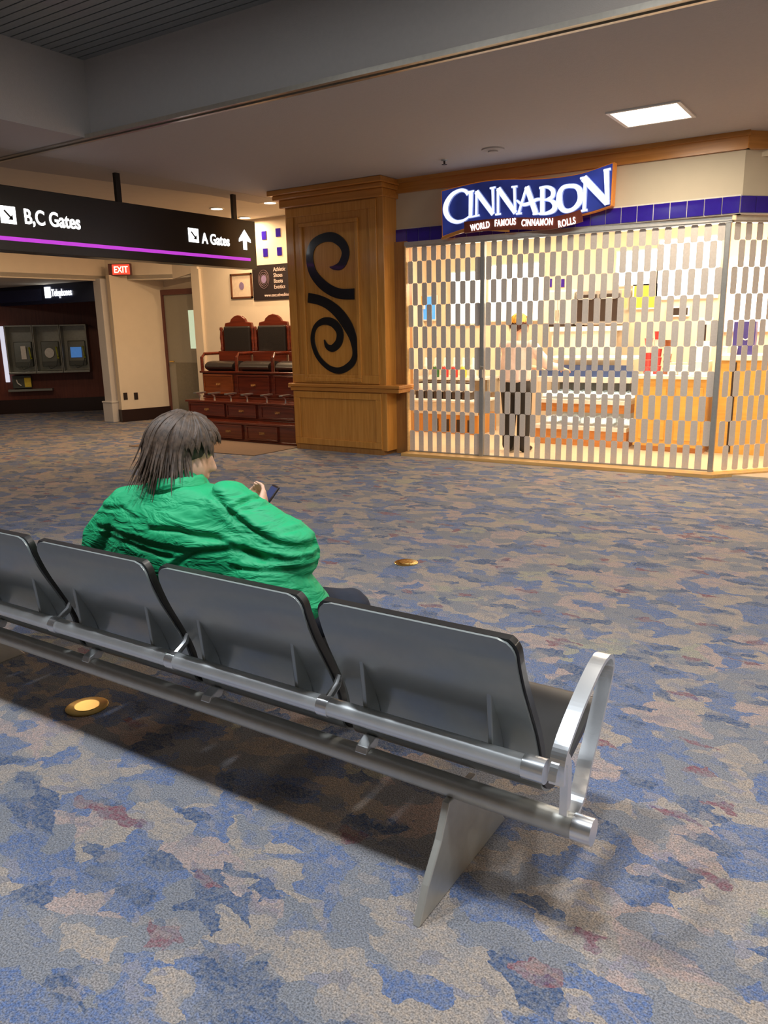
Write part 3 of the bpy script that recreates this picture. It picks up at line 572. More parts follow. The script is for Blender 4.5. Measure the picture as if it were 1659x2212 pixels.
# ------------------------------------------------------------------ pay phones on the alcove wall
def ph(name, label, u):
    t = thing(name, label, 'pay phone', W0+Vector((u*math.cos(WA), u*math.sin(WA), 0)), WA, 'pay phones in the alcove'); return t
PL = (('pay phone in a grey metal booth, left one with a pale receiver', .58), ('middle pay phone with a white round sticker', 1.07), ('right pay phone with a blue square card, nearest the white post', 1.56))
for i, (lab, u) in enumerate(PL):
    t = ph('pay_phone', lab, u); w = .243
    c = new_bm(); box(c, -w, -w+.02, -.32, 0, .80, 1.68); box(c, w-.02, w, -.32, 0, .80, 1.68); box(c, -w, w, -.32, 0, 1.66, 1.69); box(c, -w, w, -.02, 0, .80, 1.68); obj('booth_hood', c, 'phones', t, bevel=.006)
    obj('shelf', bx(-w, w, -.36, 0, .78, .82), 'phones', t, bevel=.006)
    c = new_bm(); prism(c, [(-.02, .92), (-.17, .90), (-.17, 1.0), (-.11, 1.38), (-.02, 1.38)], 'x', -.15, .17); b_ = obj('phone_body', c, 'phone', t, bevel=.01)
    if i == 1:
        c = new_bm(); prism(c, [(.0+.085*math.cos(q*PI/12), 1.16+.095*math.sin(q*PI/12)) for q in range(24)], 'y', -.178, -.160); obj('round_sticker', c, 'white', t)
    elif i == 2: obj('blue_card', bx(-.10, .10, -.178, -.160, 1.06, 1.26), 'bscreen', t)
    else: obj('pale_plate', bx(-.02, .07, -.178, -.16, 1.05, 1.30), 'white', t)
    c = new_bm(); tube(c, [(.13, -.16, 1.26), (.135, -.20, 1.24), (.15, -.20, 1.10), (.15, -.17, 1.06)], [.022, .014, .014, .024], 8); obj('handset', c, 'yg', t, smooth=True)
    c = new_bm(); tube(c, [(.15, -.17, 1.06), (.10, -.24, .90), (0, -.22, .86), (-.05, -.17, .92)], .008, 6); obj('cord', c, 'phone', t)
t = ph('low_pay_phone', 'low dark phone unit with a yellow tag under the left pay phone', .55)
obj('phone_body', bx(-.22, .12, -.14, 0, .50, .74), 'phone', t, bevel=.01); obj('yellow_tag', bx(.0, .12, -.15, -.14, .52, .70), 'yell', t); obj('shelf', bx(-.3, .5, -.2, 0, .44, .48), 'phones', t)
c = new_bm(); tube(c, [(-.14, -.15, .66), (-.12, -.17, .60), (-.06, -.17, .55)], .012, 6); obj('handset', c, 'white', t)
tag(wallobj('light_strip', bx(.20, .27, -.08, -.02, .62, 1.68), 'strip_e', bevel=.006), 'slim white lit vertical strip at the left end of the phone row', 'light strip')
# ------------------------------------------------------------------ seating bench
bn = thing('tandem_seating_bench', 'row of grey metal airport seats with aluminium end arm, seen from behind', 'bench', (-.62, 1.62, 0))
BX, BY = .62, -1.62   # to local
def L_(p): return (p[0]+BX, p[1]+BY, p[2])
PROF = catmull([(1.535, .800), (1.546, .745), (1.578, .665), (1.622, .580), (1.660, .505), (1.682, .440), (1.690, .380), (1.708, .335), (1.755, .308), (1.83, .312), (1.94, .350), (2.03, .385), (2.10, .390), (2.13, .372)], 5)
def sheet(name, off, thick, mat, parent, shrink=0, wtop=.283, wbot=.304, zmax=.80):
    c = new_bm(); rows = []; n = 14
    for i, (y, z) in enumerate(PROF):
        j0, j1 = max(i-1, 0), min(i+1, len(PROF)-1)
        ty, tz = PROF[j1][0]-PROF[j0][0], PROF[j1][1]-PROF[j0][1]; l = math.hypot(ty, tz); ny, nz = -tz/l, ty/l    # towards the sitter
        w = wtop+(wbot-wtop)*min(1, (i/52)**1.5) - shrink
        r = .045; d = max(0, zmax-z) if i < 12 else 1
        if d < r: w -= r-math.sqrt(max(0, r*r-(r-d)**2))
        e = len(PROF)-1-i
        if e < 6: w -= .02*(1-e/6)
        rows.append(([Vector((w*(2*k/n-1), y+ny*off+BY, z+nz*off)) for k in range(n+1)], (ny, nz)))
    A = [[c.verts.new(p) for p in r] for r, _ in rows]; B = [[c.verts.new(p+Vector((0, q[0]*thick, q[1]*thick))) for p in r] for r, q in rows]
    for i in range(len(rows)-1):
        for k in range(n):
            c.faces.new((A[i][k], A[i][k+1], A[i+1][k+1], A[i+1][k])); c.faces.new((B[i][k], B[i+1][k], B[i+1][k+1], B[i][k+1]))
        for k in (0, n): c.faces.new((A[i][k], A[i+1][k], B[i+1][k], B[i][k]))
    for i in (0, len(rows)-1):
        for k in range(n): c.faces.new((A[i][k], A[i][k+1], B[i][k+1], B[i][k]))
    return obj(name, c, mat, parent, smooth=True)
def make_seat(xc):
    st = sheet('seat_shell', 0, .007, 'shell', bn); st.location.x = xc+BX
    sheet('back_pad', .008, .022, 'rubber', st, shrink=-.007, zmax=.806)
    for sx_ in (-.19, .19):
        f = new_bm(); prism(f, [(1.598+BY, .640), (1.605+BY, .652), (1.64+BY, .56), (1.675+BY, .47), (1.69+BY, .40), (1.635+BY, .415), (1.615+BY, .47)], 'x', sx_-.007, sx_+.007)
        obj('back_rib', f, 'shell', st, bevel=.003)
    f = new_bm(); prism(f, [(1.64+BY, .312), (1.70+BY, .312), (1.715+BY, .335), (1.69+BY, .345), (1.65+BY, .330)], 'x', -.25, -.21); obj('seat_bracket', f, 'steel', st, bevel=.003)
    return st
s0 = make_seat(-.94)
for i in range(1, 5):
    cst = copy_tree(s0, bn); cst.location.x = -.94-.6225*i+BX
c = new_bm(); tube(c, [L_((-4.3, 1.605, .455)), L_((-.606, 1.605, .455))], .027, 24); obj('upper_tube', c, 'steel', bn, smooth=True)
c = new_bm(); tube(c, [L_((-4.4, 1.665, .290)), L_((-.51, 1.665, .290))], .031, 24); obj('lower_beam', c, 'beam', bn, smooth=True)
for i in range(6):
    xx = -.632-.6225*i; c = new_bm(); tube(c, [L_((xx-.022, 1.605, .455)), L_((xx+(.016 if i else .034), 1.605, .455))], .031, 20)
    if i: tube(c, [L_((xx, 1.61, .475)), L_((xx, 1.655, .50)), L_((xx, 1.67, .525))], [.012, .012, .009], 8)
    obj('tube_collar', c, 'alu', bn, smooth=True)
c = new_bm(); tube(c, [L_((-.545, 1.665, .290)), L_((-.496, 1.665, .290))], .034, 24); obj('beam_cap', c, 'alu', bn, smooth=True)
def band(name, pts, w, th, x0, mat):
    q = catmull([(a+BY, b) for a, b in pts], 6); c = new_bm()
    ribbon(c, q, [th]*len(q), 'x', x0+BX, x0+w+BX, smooth=1); return obj(name, c, mat, bn, smooth=False)
def end_arm(x0):
    band('arm_loop', [(1.592, .440), (1.590, .480), (1.604, .515), (1.65, .550), (1.71, .584), (1.79, .620), (1.86, .643), (1.915, .645), (1.950, .620), (1.945, .580), (1.90, .515), (1.845, .445), (1.80, .395), (1.77, .350), (1.74, .315), (1.69, .298)], .038, .012, x0, 'alu')
    band('arm_bracket', [(1.575, .455), (1.592, .485), (1.625, .493), (1.655, .47), (1.665, .43), (1.665, .36), (1.665, .30)], .020, .026, x0+.005, 'alu')
end_arm(-.585)
def leg2(x):
    c = new_bm(); prism(c, [(1.455+BY, 0), (1.99+BY, 0), (1.93+BY, .07), (1.84+BY, .16), (1.78+BY, .27), (1.62+BY, .27), (1.575+BY, .18), (1.505+BY, .09)], 'x', x-.011+BX, x+.011+BX); return c
for x in (-.88, -3.4): obj('leg', leg2(x), 'beam', bn, bevel=.004)
# ------------------------------------------------------------------ floor discs
for x, y, r, lab in ((-2.655, 1.79, .085, 'round brass floor plate in the shadow under the bench'), (-2.55, 4.16, .078, 'round brass floor plate out on the open carpet')):
    t = thing('brass_floor_plate', lab, 'floor plate', (x, y, 0), group='brass floor plates')
    obj('plate', lathe(new_bm(), [(r, 0), (r, .004), (r*.93, .006)], seg=32), 'brass', t, smooth=True); obj('lid', lathe(new_bm(), [(r*.6, .005), (r*.58, .008)], seg=24), 'brass', t, smooth=True)
# ------------------------------------------------------------------ organic helper: union of tapered capsules / ellipsoids -> voxel surface
def blob(parts, voxel, smooth_it=4, deform=None):
    bm = bmesh.new()
    def sph(c, r, R_=None, seg=16):
        vs = []
        for i in range(1, seg//2):
            th = PI*i/(seg//2)
            for j in range(seg):
                ph_ = 2*PI*j/seg; v = Vector((math.sin(th)*math.cos(ph_)*r[0], math.sin(th)*math.sin(ph_)*r[1], math.cos(th)*r[2]))
                vs.append((R_@v if R_ else v)+c)
        for s_ in (1, -1):
            v = Vector((0, 0, s_*r[2])); vs.append((R_@v if R_ else v)+c)
        return vs
    for p in parts:
        if p[0] == 'e': pts = sph(Vector(p[1]), p[2], p[3] if len(p) > 3 else None)
        elif p[0] == 'c': pts = sph(Vector(p[1]), (p[2],)*3, seg=12)+sph(Vector(p[3]), (p[4],)*3, seg=12)
        elif p[0] == 'h': pts = [v for c_, r_ in p[1] for v in sph(Vector(c_), r_ if isinstance(r_, tuple) else (r_,)*3, seg=12)]
        b2 = bmesh.new(); vv = [b2.verts.new(q) for q in pts]; res = bmesh.ops.convex_hull(b2, input=vv)
        bmesh.ops.delete(b2, geom=[v for v in b2.verts if not v.link_faces], context='VERTS')
        tmp = bpy.data.meshes.new('t'); b2.to_mesh(tmp); b2.free(); bm.from_mesh(tmp); bpy.data.meshes.remove(tmp)
    me = bpy.data.meshes.new('blob_src'); bm.to_mesh(me); bm.free()
    o = bpy.data.objects.new('blob_tmp', me); COL.objects.link(o)
    r = o.modifiers.new('r', 'REMESH'); r.mode = 'VOXEL'; r.voxel_size = voxel; r.adaptivity = 0
    s_ = o.modifiers.new('s', 'SMOOTH'); s_.iterations = smooth_it; s_.factor = .6
    dg = bpy.context.evaluated_depsgraph_get(); dg.update()
    out = bpy.data.meshes.new_from_object(o.evaluated_get(dg)); bpy.data.objects.remove(o)
    if deform:
        out.update(); nm = [v.normal.copy() for v in out.vertices]
        for v, n_ in zip(out.vertices, nm): v.co += deform(v.co, n_)
    for p in out.polygons: p.use_smooth = True
    return out
def mobj(name, me, mat, parent=None):
    me.name = name; me.materials.clear(); me.materials.append(MT[mat]); o = bpy.data.objects.new(name, me); COL.objects.link(o); o.parent = parent
    return o
def rotz_basis(f, up=Vector((0, 0, 1))):
    f = Vector(f).normalized(); x = f.cross(up).normalized(); z = x.cross(f); return Matrix((x, f, z)).transposed()     # columns: right, forward, up
def head_parts(c, f, s=1.0, chin=True):
    B = rotz_basis(f); P = lambda x, y, z: Vector(c)+B@Vector((x*s, y*s, z*s)); k = lambda *a: tuple(v*s for v in a)
    ps = [('e', P(0, -.010, .022), k(.078, .098, .098), B), ('e', P(0, .045, -.035), k(.062, .052, .075), B), ('e', P(0, .055, -.080), k(.040, .036, .032), B),
          ('e', P(.042, .040, -.045), k(.035, .040, .050), B), ('e', P(-.042, .040, -.045), k(.035, .040, .050), B),
          ('h', [(P(0, .092, .010), .008*s), (P(0, .112, -.028), .013*s), (P(.012, .098, -.034), .009*s), (P(-.012, .098, -.034), .009*s)]),
          ('e', P(0, .096, -.058), k(.024, .010, .007), B), ('e', P(0, .094, -.068), k(.020, .010, .007), B),
          ('e', P(.032, .082, .022), k(.022, .012, .009), B), ('e', P(-.032, .082, .022), k(.022, .012, .009), B)]
    for sx_ in (-1, 1): ps.append(('e', P(sx_*.080, -.005, -.010), k(.009, .020, .032), B))
    if chin: ps.append(('e', P(0, .02, -.09), k(.055, .055, .030), B))
    return ps, P, B
def hand_parts(w, d, palm_n, side, s=1.0, curl=.9):
    """w wrist, d direction of the fingers, palm_n palm normal, side: +1 thumb to d x n"""
    w = Vector(w); d = Vector(d).normalized(); n = Vector(palm_n); n = (n-d*n.dot(d)).normalized(); t = d.cross(n)*side
    ps = [('h', [(w, .024*s), (w+d*.03*s+t*.02*s, .017*s), (w+d*.085*s+t*.030*s, .012*s), (w+d*.085*s-t*.030*s, .011*s), (w+d*.03*s-t*.02*s, .015*s)])]
    for off, ln, r in ((.030, .070, .0092), (.010, .080, .0095), (-.011, .074, .0090), (-.031, .058, .0080)):
        p = w+d*.088*s+t*off*s; a = 0
        for q, f_ in enumerate((.45, .32, .26)):
            a += curl*(.45, .75, .6)[q]; e = p+(d*math.cos(a)+n*math.sin(a))*ln*f_*s; ps.append(('c', p, r*s*(1-.06*q), e, r*s*(.92-.08*q))); p = e
    p = w+d*.025*s+t*.026*s; e = p+(d*.6+t*.75+n*.25).normalized()*.042*s; f_ = e+(d*.85+t*.25+n*.5).normalized()*.034*s
    ps += [('c', p, .014*s, e, .0115*s), ('c', e, .0112*s, f_, .0095*s)]
    return ps
def hair_mesh(P, B, s, lengths, n=420, seed=3, r0=.0065):
    """locks laid over the skull from the crown; lengths(az) -> (polar end angle, hang length, flare)"""
    rnd = random.Random(seed); c = new_bm()
    def skull(th, az, off):
        return P((.080+off)*math.sin(th)*math.sin(az), -.008+(.102+off)*math.sin(th)*math.cos(az), .024+(.100+off)*math.cos(th))
    for i in range(n):
        az = rnd.uniform(-PI, PI); te, hang, flare = lengths(az); te *= rnd.uniform(.82, 1.06); hang *= rnd.uniform(.35, 1.25); off = rnd.uniform(.004, .022)
        az2 = az+rnd.uniform(-.25, .25); t0 = rnd.uniform(.0, .5); pts = []; rad = []
        for q in range(9):
            u = q/8; th = t0+(te-t0)*u; pts.append(skull(th, az+(az2-az)*u, off*(.5+.7*u))); rad.append(r0*(1.3 if q else .5)*s)
        d = (pts[-1]-pts[-2]).normalized(); out = (B@Vector((math.sin(az2), math.cos(az2), 0))); p = pts[-1]
        for q in range(5):
            d = (d*.6+Vector((0, 0, -.5))+out*flare*rnd.uniform(.6, 1.3)).normalized(); p = p+d*hang/5*s; pts.append(p); rad.append(r0*1.3*s*(1-.19*(q+1)))
        tube(c, pts, rad, 5, flat=.45, up=out)
    return c
# ------------------------------------------------------------------ seated person in the green shirt
PS = thing('person', 'person with brown hair in a green shirt sitting hunched on the bench, seen from behind', 'person', (0, 0, 0))
HC = Vector((-2.085, 1.90, 1.085)); HF = Vector((.54, .84, -.32))
hp, HP, HB = head_parts(HC, HF, 1.06)
NB = (-2.08, 1.84, .98)
wR, wL = Vector((-1.93, 2.11, .835)), Vector((-2.12, 2.15, .82))
body = hp+[('c', HP(0, -.02, -.06), .062, NB, .078), ('e', (-1.97, 1.89, .72), (.26, .14, .21)), ('e', (-1.93, 1.93, .54), (.24, .15, .12)),
  ('c', (-1.76, 1.87, .86), .06, (-1.62, 1.92, .78), .055), ('c', (-1.62, 1.92, .78), .052, wR, .030), ('c', (-2.28, 1.87, .83), .06, (-2.42, 1.95, .75), .055), ('c', (-2.42, 1.95, .75), .05, wL, .030),
  ('c', (-1.80, 1.94, .50), .095, (-1.64, 2.24, .47), .07), ('c', (-1.64, 2.25, .46), .06, (-1.62, 2.30, .12), .045), ('c', (-2.08, 1.94, .50), .095, (-2.16, 2.42, .47), .075), ('c', (-2.16, 2.44, .47), .065, (-2.16, 2.42, .12), .045),
  ('c', (-1.62, 2.30, .08), .04, (-1.60, 2.42, .04), .03), ('c', (-2.16, 2.42, .08), .04, (-2.17, 2.54, .04), .03)]
body += hand_parts(wR, (-.25, .55, .45), (-.8, -.2, .2), -1, 1.0, .75)+hand_parts(wL, (.35, .40, .25), (.7, -.1, .5), 1, 1.0, .75)
mobj('body', blob(body, .0062, 3), 'skin', PS)
# shirt folds: (x, z) courses over the back
FOLDS = [
 ([(-2.275,0.962),(-2.197,1.001),(-2.050,1.011),(-1.895,0.999),(-1.804,0.978),(-1.738,0.926),(-1.672,0.882),(-1.590,0.841),(-1.477,0.819),(-1.400,0.812)], .020, .012),
 ([(-2.030,0.863),(-1.911,0.868),(-1.781,0.854),(-1.686,0.820),(-1.620,0.790)], .014, .010),
 ([(-2.382,0.812),(-2.201,0.817),(-2.044,0.809),(-1.897,0.802),(-1.746,0.817)], .013, .010),
 ([(-1.964,0.728),(-1.859,0.800),(-1.746,0.820),(-1.650,0.811),(-1.543,0.788)], .012, .010),
 ([(-1.733,0.950),(-1.702,0.990),(-1.640,1.013),(-1.590,1.001)], .014, .009),
 ([(-1.744,0.929),(-1.689,0.945),(-1.619,0.963)], .008, .007),
 ([(-2.387,0.882),(-2.311,0.887),(-2.231,0.903),(-2.136,0.884)], .009, .009),
 ([(-1.565,0.932),(-1.524,0.920),(-1.519,0.868),(-1.501,0.817)], .016, .008),
 ([(-1.743,0.917),(-1.677,0.865),(-1.595,0.823),(-1.512,0.815)], .010, .007),
 ([(-1.567,0.874),(-1.507,0.898),(-1.458,0.921)], .010, .008),
 ([(-1.795,1.064),(-1.852,1.046),(-1.928,1.043),(-2.003,1.060)], .006, .010),
 ([(-1.705,0.760),(-1.618,0.761),(-1.534,0.754),(-1.460,0.759)], .014, .010),
 ([(-2.347,0.788),(-2.179,0.796),(-2.054,0.784),(-1.955,0.778)], .010, .009),
 ([(-1.507,0.784),(-1.459,0.750),(-1.429,0.708),(-1.448,0.657)], .012, .009),
]
def sdist(x, z, pts):
    best = (9, 0)
    for (ax, az), (bx_, bz) in zip(pts, pts[1:]):
        dx, dz = bx_-ax, bz-az; l2 = dx*dx+dz*dz; t = max(0, min(1, ((x-ax)*dx+(z-az)*dz)/l2)); px, pz = ax+dx*t, az+dz*t
        d = math.hypot(x-px, z-pz)
        if d < best[0]: best = (d, (dx*(z-az)-dz*(x-ax))/math.sqrt(l2))
    return best
def folds(co, n_):
    v = 0
    if n_.y < .45:
        for pts, A, w in FOLDS:
            d, sgn = sdist(co.x, co.z, pts); w = w*.8
            if d < .09:
                v -= A*.75*math.exp(-(sgn/w)**2*.9)*math.exp(-max(0, d-abs(sgn))*60)
                v += A*.32*math.exp(-((sgn-w*2.1)/(w*1.4))**2)*(1 if d-abs(sgn) < .01 else 0)
    v += .004*noise.noise(co*6)+.0012*noise.noise(Vector((co.x*14, co.y*14, co.z*30)))
    return n_*v
shirt = [('h', [((-1.95, 1.93, .56), (.30, .16, .09)), ((-2.02, 1.83, .70), (.44, .15, .10)), ((-2.02, 1.82, .84), (.36, .145, .10))]),
  ('h', [((-2.02, 1.82, .85), (.34, .145, .10)), ((-2.07, 1.83, .945), (.12, .09, .06)), ((-1.84, 1.84, .935), (.10, .09, .06)), ((-2.29, 1.84, .90), (.10, .09, .06))]),
  ('h', [(NB, (.10, .09, .06)), ((-2.04, 1.86, .975), (.09, .085, .05))]),
  ('h', [((-1.82, 1.84, .915), .10), ((-1.68, 1.87, .83), .105), ((-1.61, 1.89, .785), .10)]), ('h', [((-1.61, 1.89, .79), .105), ((-1.70, 2.02, .78), .075), ((-1.87, 2.08, .82), .048)]),
  ('h', [((-2.31, 1.84, .85), .11), ((-2.46, 1.85, .72), .115), ((-2.50, 1.87, .66), .105)]), ('h', [((-2.47, 1.92, .70), .10), ((-2.34, 2.06, .76), .075), ((-2.19, 2.12, .81), .048)]),
  ('h', [((-1.68, 1.84, .72), (.14, .12, .10)), ((-1.60, 1.87, .60), (.11, .11, .05)), ((-1.56, 1.90, .625), (.085, .09, .03))]),
  ('h', [((-1.95, 1.94, .70), (.28, .17, .16)), ((-1.93, 1.97, .57), (.27, .16, .08))])]
mobj('shirt', blob(shirt, .0075, 5, folds), 'shirt', PS)
c = new_bm(); R_ = []
cb = rotz_basis((.62, .78, 0))
for k_ in range(25):
    a = -2.5+k_*5.0/24; d = cb@Vector((math.sin(a+PI), math.cos(a+PI), 0)); base = Vector((-2.065, 1.86, .985))
    r_lo, r_hi, r_out = .100, .088, .118; zt = 1.020
    R_.append([base+d*r_lo+Vector((0, 0, -.02)), Vector((base.x, base.y, zt))+d*r_hi, Vector((base.x, base.y, zt-.004))+d*(r_hi+.008), base+d*r_out+Vector((0, 0, -.012+.006*math.sin(3*a)))])
V = [[c.verts.new(p) for p in r] for r in R_]
for i in range(24):
    for j in range(3): c.faces.new((V[i][j], V[i+1][j], V[i+1][j+1], V[i][j+1]))
col_ = obj('collar', c, 'shirt', PS, smooth=True); md = col_.modifiers.new('s', 'SOLIDIFY'); md.thickness = .005
jeans = [('h', [((-1.93, 1.92, .505), (.29, .16, .085)), ((-1.93, 1.98, .50), (.27, .14, .09))]),
  ('c', (-1.77, 1.97, .505), .115, (-1.625, 2.23, .47), .088), ('c', (-1.63, 2.25, .46), .085, (-1.61, 2.30, .12), .068),
  ('c', (-2.10, 1.97, .505), .115, (-2.18, 2.40, .49), .095), ('c', (-2.18, 2.42, .48), .09, (-2.17, 2.40, .12), .070)]
mobj('jeans', blob(jeans, .010, 4, lambda co, n_: n_*(.006*noise.noise(co*16))), 'jeans', PS)
for x, yy in ((-1.60, 2.29), (-2.17, 2.39)):
    mobj('shoe', blob([('h', [((x, yy, .06), (.045, .06, .055)), ((x, yy+.17, .04), (.048, .06, .035))]), ('h', [((x, yy, .012), (.048, .07, .012)), ((x, yy+.18, .012), (.050, .07, .012))])], .006, 2), 'shoe', PS)
def hl(az):
    back = math.cos(az)   # +1 front, -1 nape (az measured from the face)
    if back > .55: return (1.10, .02, .10)
    if back > -.1: return (1.42, .030, .10) if az > 0 else (1.55, .055, .12)
    return (1.95, .130, .26 if az > 0 else .14)
hb = blob([('e', HP(0, -.016, .030), (.090, .108, .104), HB), ('e', HP(0, -.060, -.040), (.078, .055, .085), HB)], .007, 4)
hm = bmesh.new(); hm.from_mesh(hb); tmp = hair_mesh(HP, HB, 1.06, hl, 520); tm = bpy.data.meshes.new('t'); tmp.to_mesh(tm); tmp.free(); hm.from_mesh(tm)
obj('hair', hm, 'hair', PS, smooth=True)
ph_ = thing('mobile_phone', 'dark mobile phone held in the hands of the person in green', 'phone', (-1.995, 2.22, .855)); ph_.rotation_euler = (math.radians(50), 0, math.radians(-30))
obj('phone_case', bx(-.036, .036, -.072, .072, -.004, .004), 'dark', ph_, bevel=.003); obj('screen', bx(-.032, .032, -.064, .064, .004, .005), 'hdrb', ph_)
# ------------------------------------------------------------------ shop worker behind the gate
WK = thing('person', 'shop worker with blonde and brown hair, pale shirt and black trousers, behind the gate', 'person', (0, 0, 0))
wx, wy = -3.72, 8.62
hp, P2, B2 = head_parts((wx, wy+.04, 1.50), (.45, .85, -.25), .98)
wr, wl = Vector((wx+.40, wy+.42, .98)), Vector((wx+.05, wy+.52, .98))
bd = hp+[('c', P2(0, -.02, -.06), .052, (wx, wy, 1.32), .058), ('h', [((wx, wy, 1.26), (.18, .09, .06)), ((wx-.01, wy-.02, 1.0), (.14, .10, .08)), ((wx-.02, wy-.02, .86), (.16, .11, .08))]),
  ('c', (wx+.18, wy, 1.26), .052, (wx+.30, wy+.15, 1.04), .042), ('c', (wx+.30, wy+.15, 1.04), .038, wr, .026), ('c', (wx-.18, wy+.02, 1.26), .052, (wx-.16, wy+.24, 1.04), .042), ('c', (wx-.16, wy+.24, 1.04), .038, wl, .026),
  ('c', (wx+.08, wy, .84), .085, (wx+.09, wy+.02, .46), .060), ('c', (wx+.09, wy+.02, .46), .055, (wx+.09, wy-.01, .10), .038), ('c', (wx-.10, wy, .84), .085, (wx-.10, wy+.03, .46), .060), ('c', (wx-.10, wy+.03, .46), .055, (wx-.10, wy, .10), .038),
  ('c', (wx+.09, wy, .07), .035, (wx+.11, wy+.14, .05), .028), ('c', (wx-.10, wy, .07), .035, (wx-.09, wy+.14, .05), .028)]
bd += hand_parts(wr, (.2, .9, -.2), (0, 0, -1), 1, .95, .4)+hand_parts(wl, (.3, .9, -.2), (0, 0, -1), -1, .95, .4)
mobj('body', blob(bd, .0075, 2), 'skin', WK)
mobj('shirt', blob([('h', [((wx, wy, 1.27), (.20, .105, .06)), ((wx-.01, wy-.02, 1.02), (.175, .125, .08)), ((wx-.02, wy-.02, .88), (.195, .135, .06))]),
  ('c', (wx+.17, wy, 1.26), .072, (wx+.30, wy+.15, 1.05), .066), ('c', (wx+.30, wy+.15, 1.05), .062, (wx+.36, wy+.32, 1.0), .045), ('c', (wx-.17, wy+.02, 1.26), .072, (wx-.16, wy+.24, 1.05), .066), ('c', (wx-.16, wy+.24, 1.05), .062, (wx-.05, wy+.42, 1.0), .045)], .011, 4,
  lambda co, n_: n_*(.012*noise.noise(co*9))), 'wshirt', WK)
mobj('trousers', blob([('h', [((wx-.01, wy-.01, .88), (.175, .120, .06)), ((wx-.01, wy-.01, .76), (.19, .13, .07))]), ('c', (wx+.085, wy, .78), .105, (wx+.09, wy+.02, .46), .085), ('c', (wx+.09, wy+.02, .46), .083, (wx+.09, wy-.01, .10), .072), ('c', (wx-.10, wy, .78), .105, (wx-.10, wy+.03, .46), .085), ('c', (wx-.10, wy+.03, .46), .083, (wx-.10, wy, .10), .072)], .012, 4), 'blackp', WK)
for sx_ in (.10, -.095): mobj('shoe', blob([('h', [((wx+sx_, wy, .065), (.045, .06, .045)), ((wx+sx_, wy+.16, .05), (.045, .06, .03))])], .01, 1), 'shoe', WK)
hb = blob([('e', P2(0, -.014, .03), (.088, .106, .104), B2), ('e', P2(0, -.05, -.03), (.07, .055, .075), B2)], .009, 3)
hm = bmesh.new(); hm.from_mesh(hb); tmp = hair_mesh(P2, B2, .98, lambda az: (1.2, .02, .05) if math.cos(az) > .5 else (1.75, .08, .08), 200, 5, .007); tm = bpy.data.meshes.new('t'); tmp.to_mesh(tm); tmp.free(); hm.from_mesh(tm)
hr = obj('hair', hm, 'gold', WK, smooth=True); hr.data.materials.append(MT['brownh'])
for p in hr.data.polygons:
    if p.center.z < 1.525+.02*noise.noise(p.center*30): p.material_index = 1
# ------------------------------------------------------------------ inside the shop
def simple(name, bm, mat, label, cat, loc=(0, 0, 0), group=None, **k): return tag(obj(name, bm, mat, loc=loc, **k), label, cat, group)
# left back counter
t = thing('back_counter', 'long low counter with white top front and tan base behind the left gate panel', 'counter', (-6.2, 9.75, .02))
obj('base', bx(0, 1.42, 0, .6, .0, .27), 'oak', t); obj('front_panel', bx(0, 1.42, -.03, 0, .27, .44), 'offwhite', t); obj('worktop', bx(0, 1.44, -.05, .62, .44, .47), 'white', t, bevel=.005)
for i in range(8): obj('base_slot', bx(.06+i*.172, .11+i*.172, -.012, 0, .03, .20), 'dark', t)
XS = [-5.783, -5.632, -5.481, -5.33, -5.181, -5.027]
for i, x in enumerate(XS):
    t = thing('beverage_dispenser', ['leftmost', 'second from the left', 'third from the left', 'third from the right', 'second from the right', 'rightmost'][i]+' white and black dispenser on the low left counter', 'dispenser', (x, 9.95, .49), group='dispensers on the left counter')
    obj('housing', bx(-.065, .065, -.08, .10, 0, .10), 'dark', t); c = new_bm(); lathe(c, [(.06, .10), (.065, .14), (.055, .21), (.05, .22)], seg=14); obj('white_jug', c, 'white', t, smooth=True); obj('lid', lathe(new_bm(), [(.052, .21), (.05, .235), (.02, .245)], seg=14), 'dark', t)
# shelf with bottles
t = thing('bottle_shelf', 'white shelf holding coloured bottles behind the left gate panel', 'shelf', (-5.6, 10.3, .73)); obj('board', bx(-.6, .62, 0, .645, 0, .03), 'white', t)
for xx in (-.55, .55): obj('shelf_bracket', bx(xx, xx+.03, .30, .645, -.20, 0), 'steelb', t)
for i, (px, m_, lb) in enumerate(((-5.987, 'offwhite', 'pale cream syrup bottle at the left end of the shelf'), (-5.81, 'green', 'green syrup bottle on the shelf'), (-5.652, 'redc', 'red syrup bottle next to the green one'), (-5.496, 'redc', 'red syrup bottle next to the yellow one'), (-5.35, 'yell', 'yellow syrup bottle on the shelf'), (-5.191, 'white', 'white bottle at the right end of the shelf'))):
    b_ = thing('syrup_bottle', lb, 'bottle', (px, 10.42, .76), group='syrup bottles on the left shelf')
    obj('bottle_body', lathe(new_bm(), [(.045, 0), (.05, .02), (.05, .16), (.02, .21), (.015, .24)], seg=14), m_, b_, smooth=True); obj('pump_cap', lathe(new_bm(), [(.052, .155), (.03, .20), (.028, .27), (.012, .29)], seg=12), 'white', b_, smooth=True)
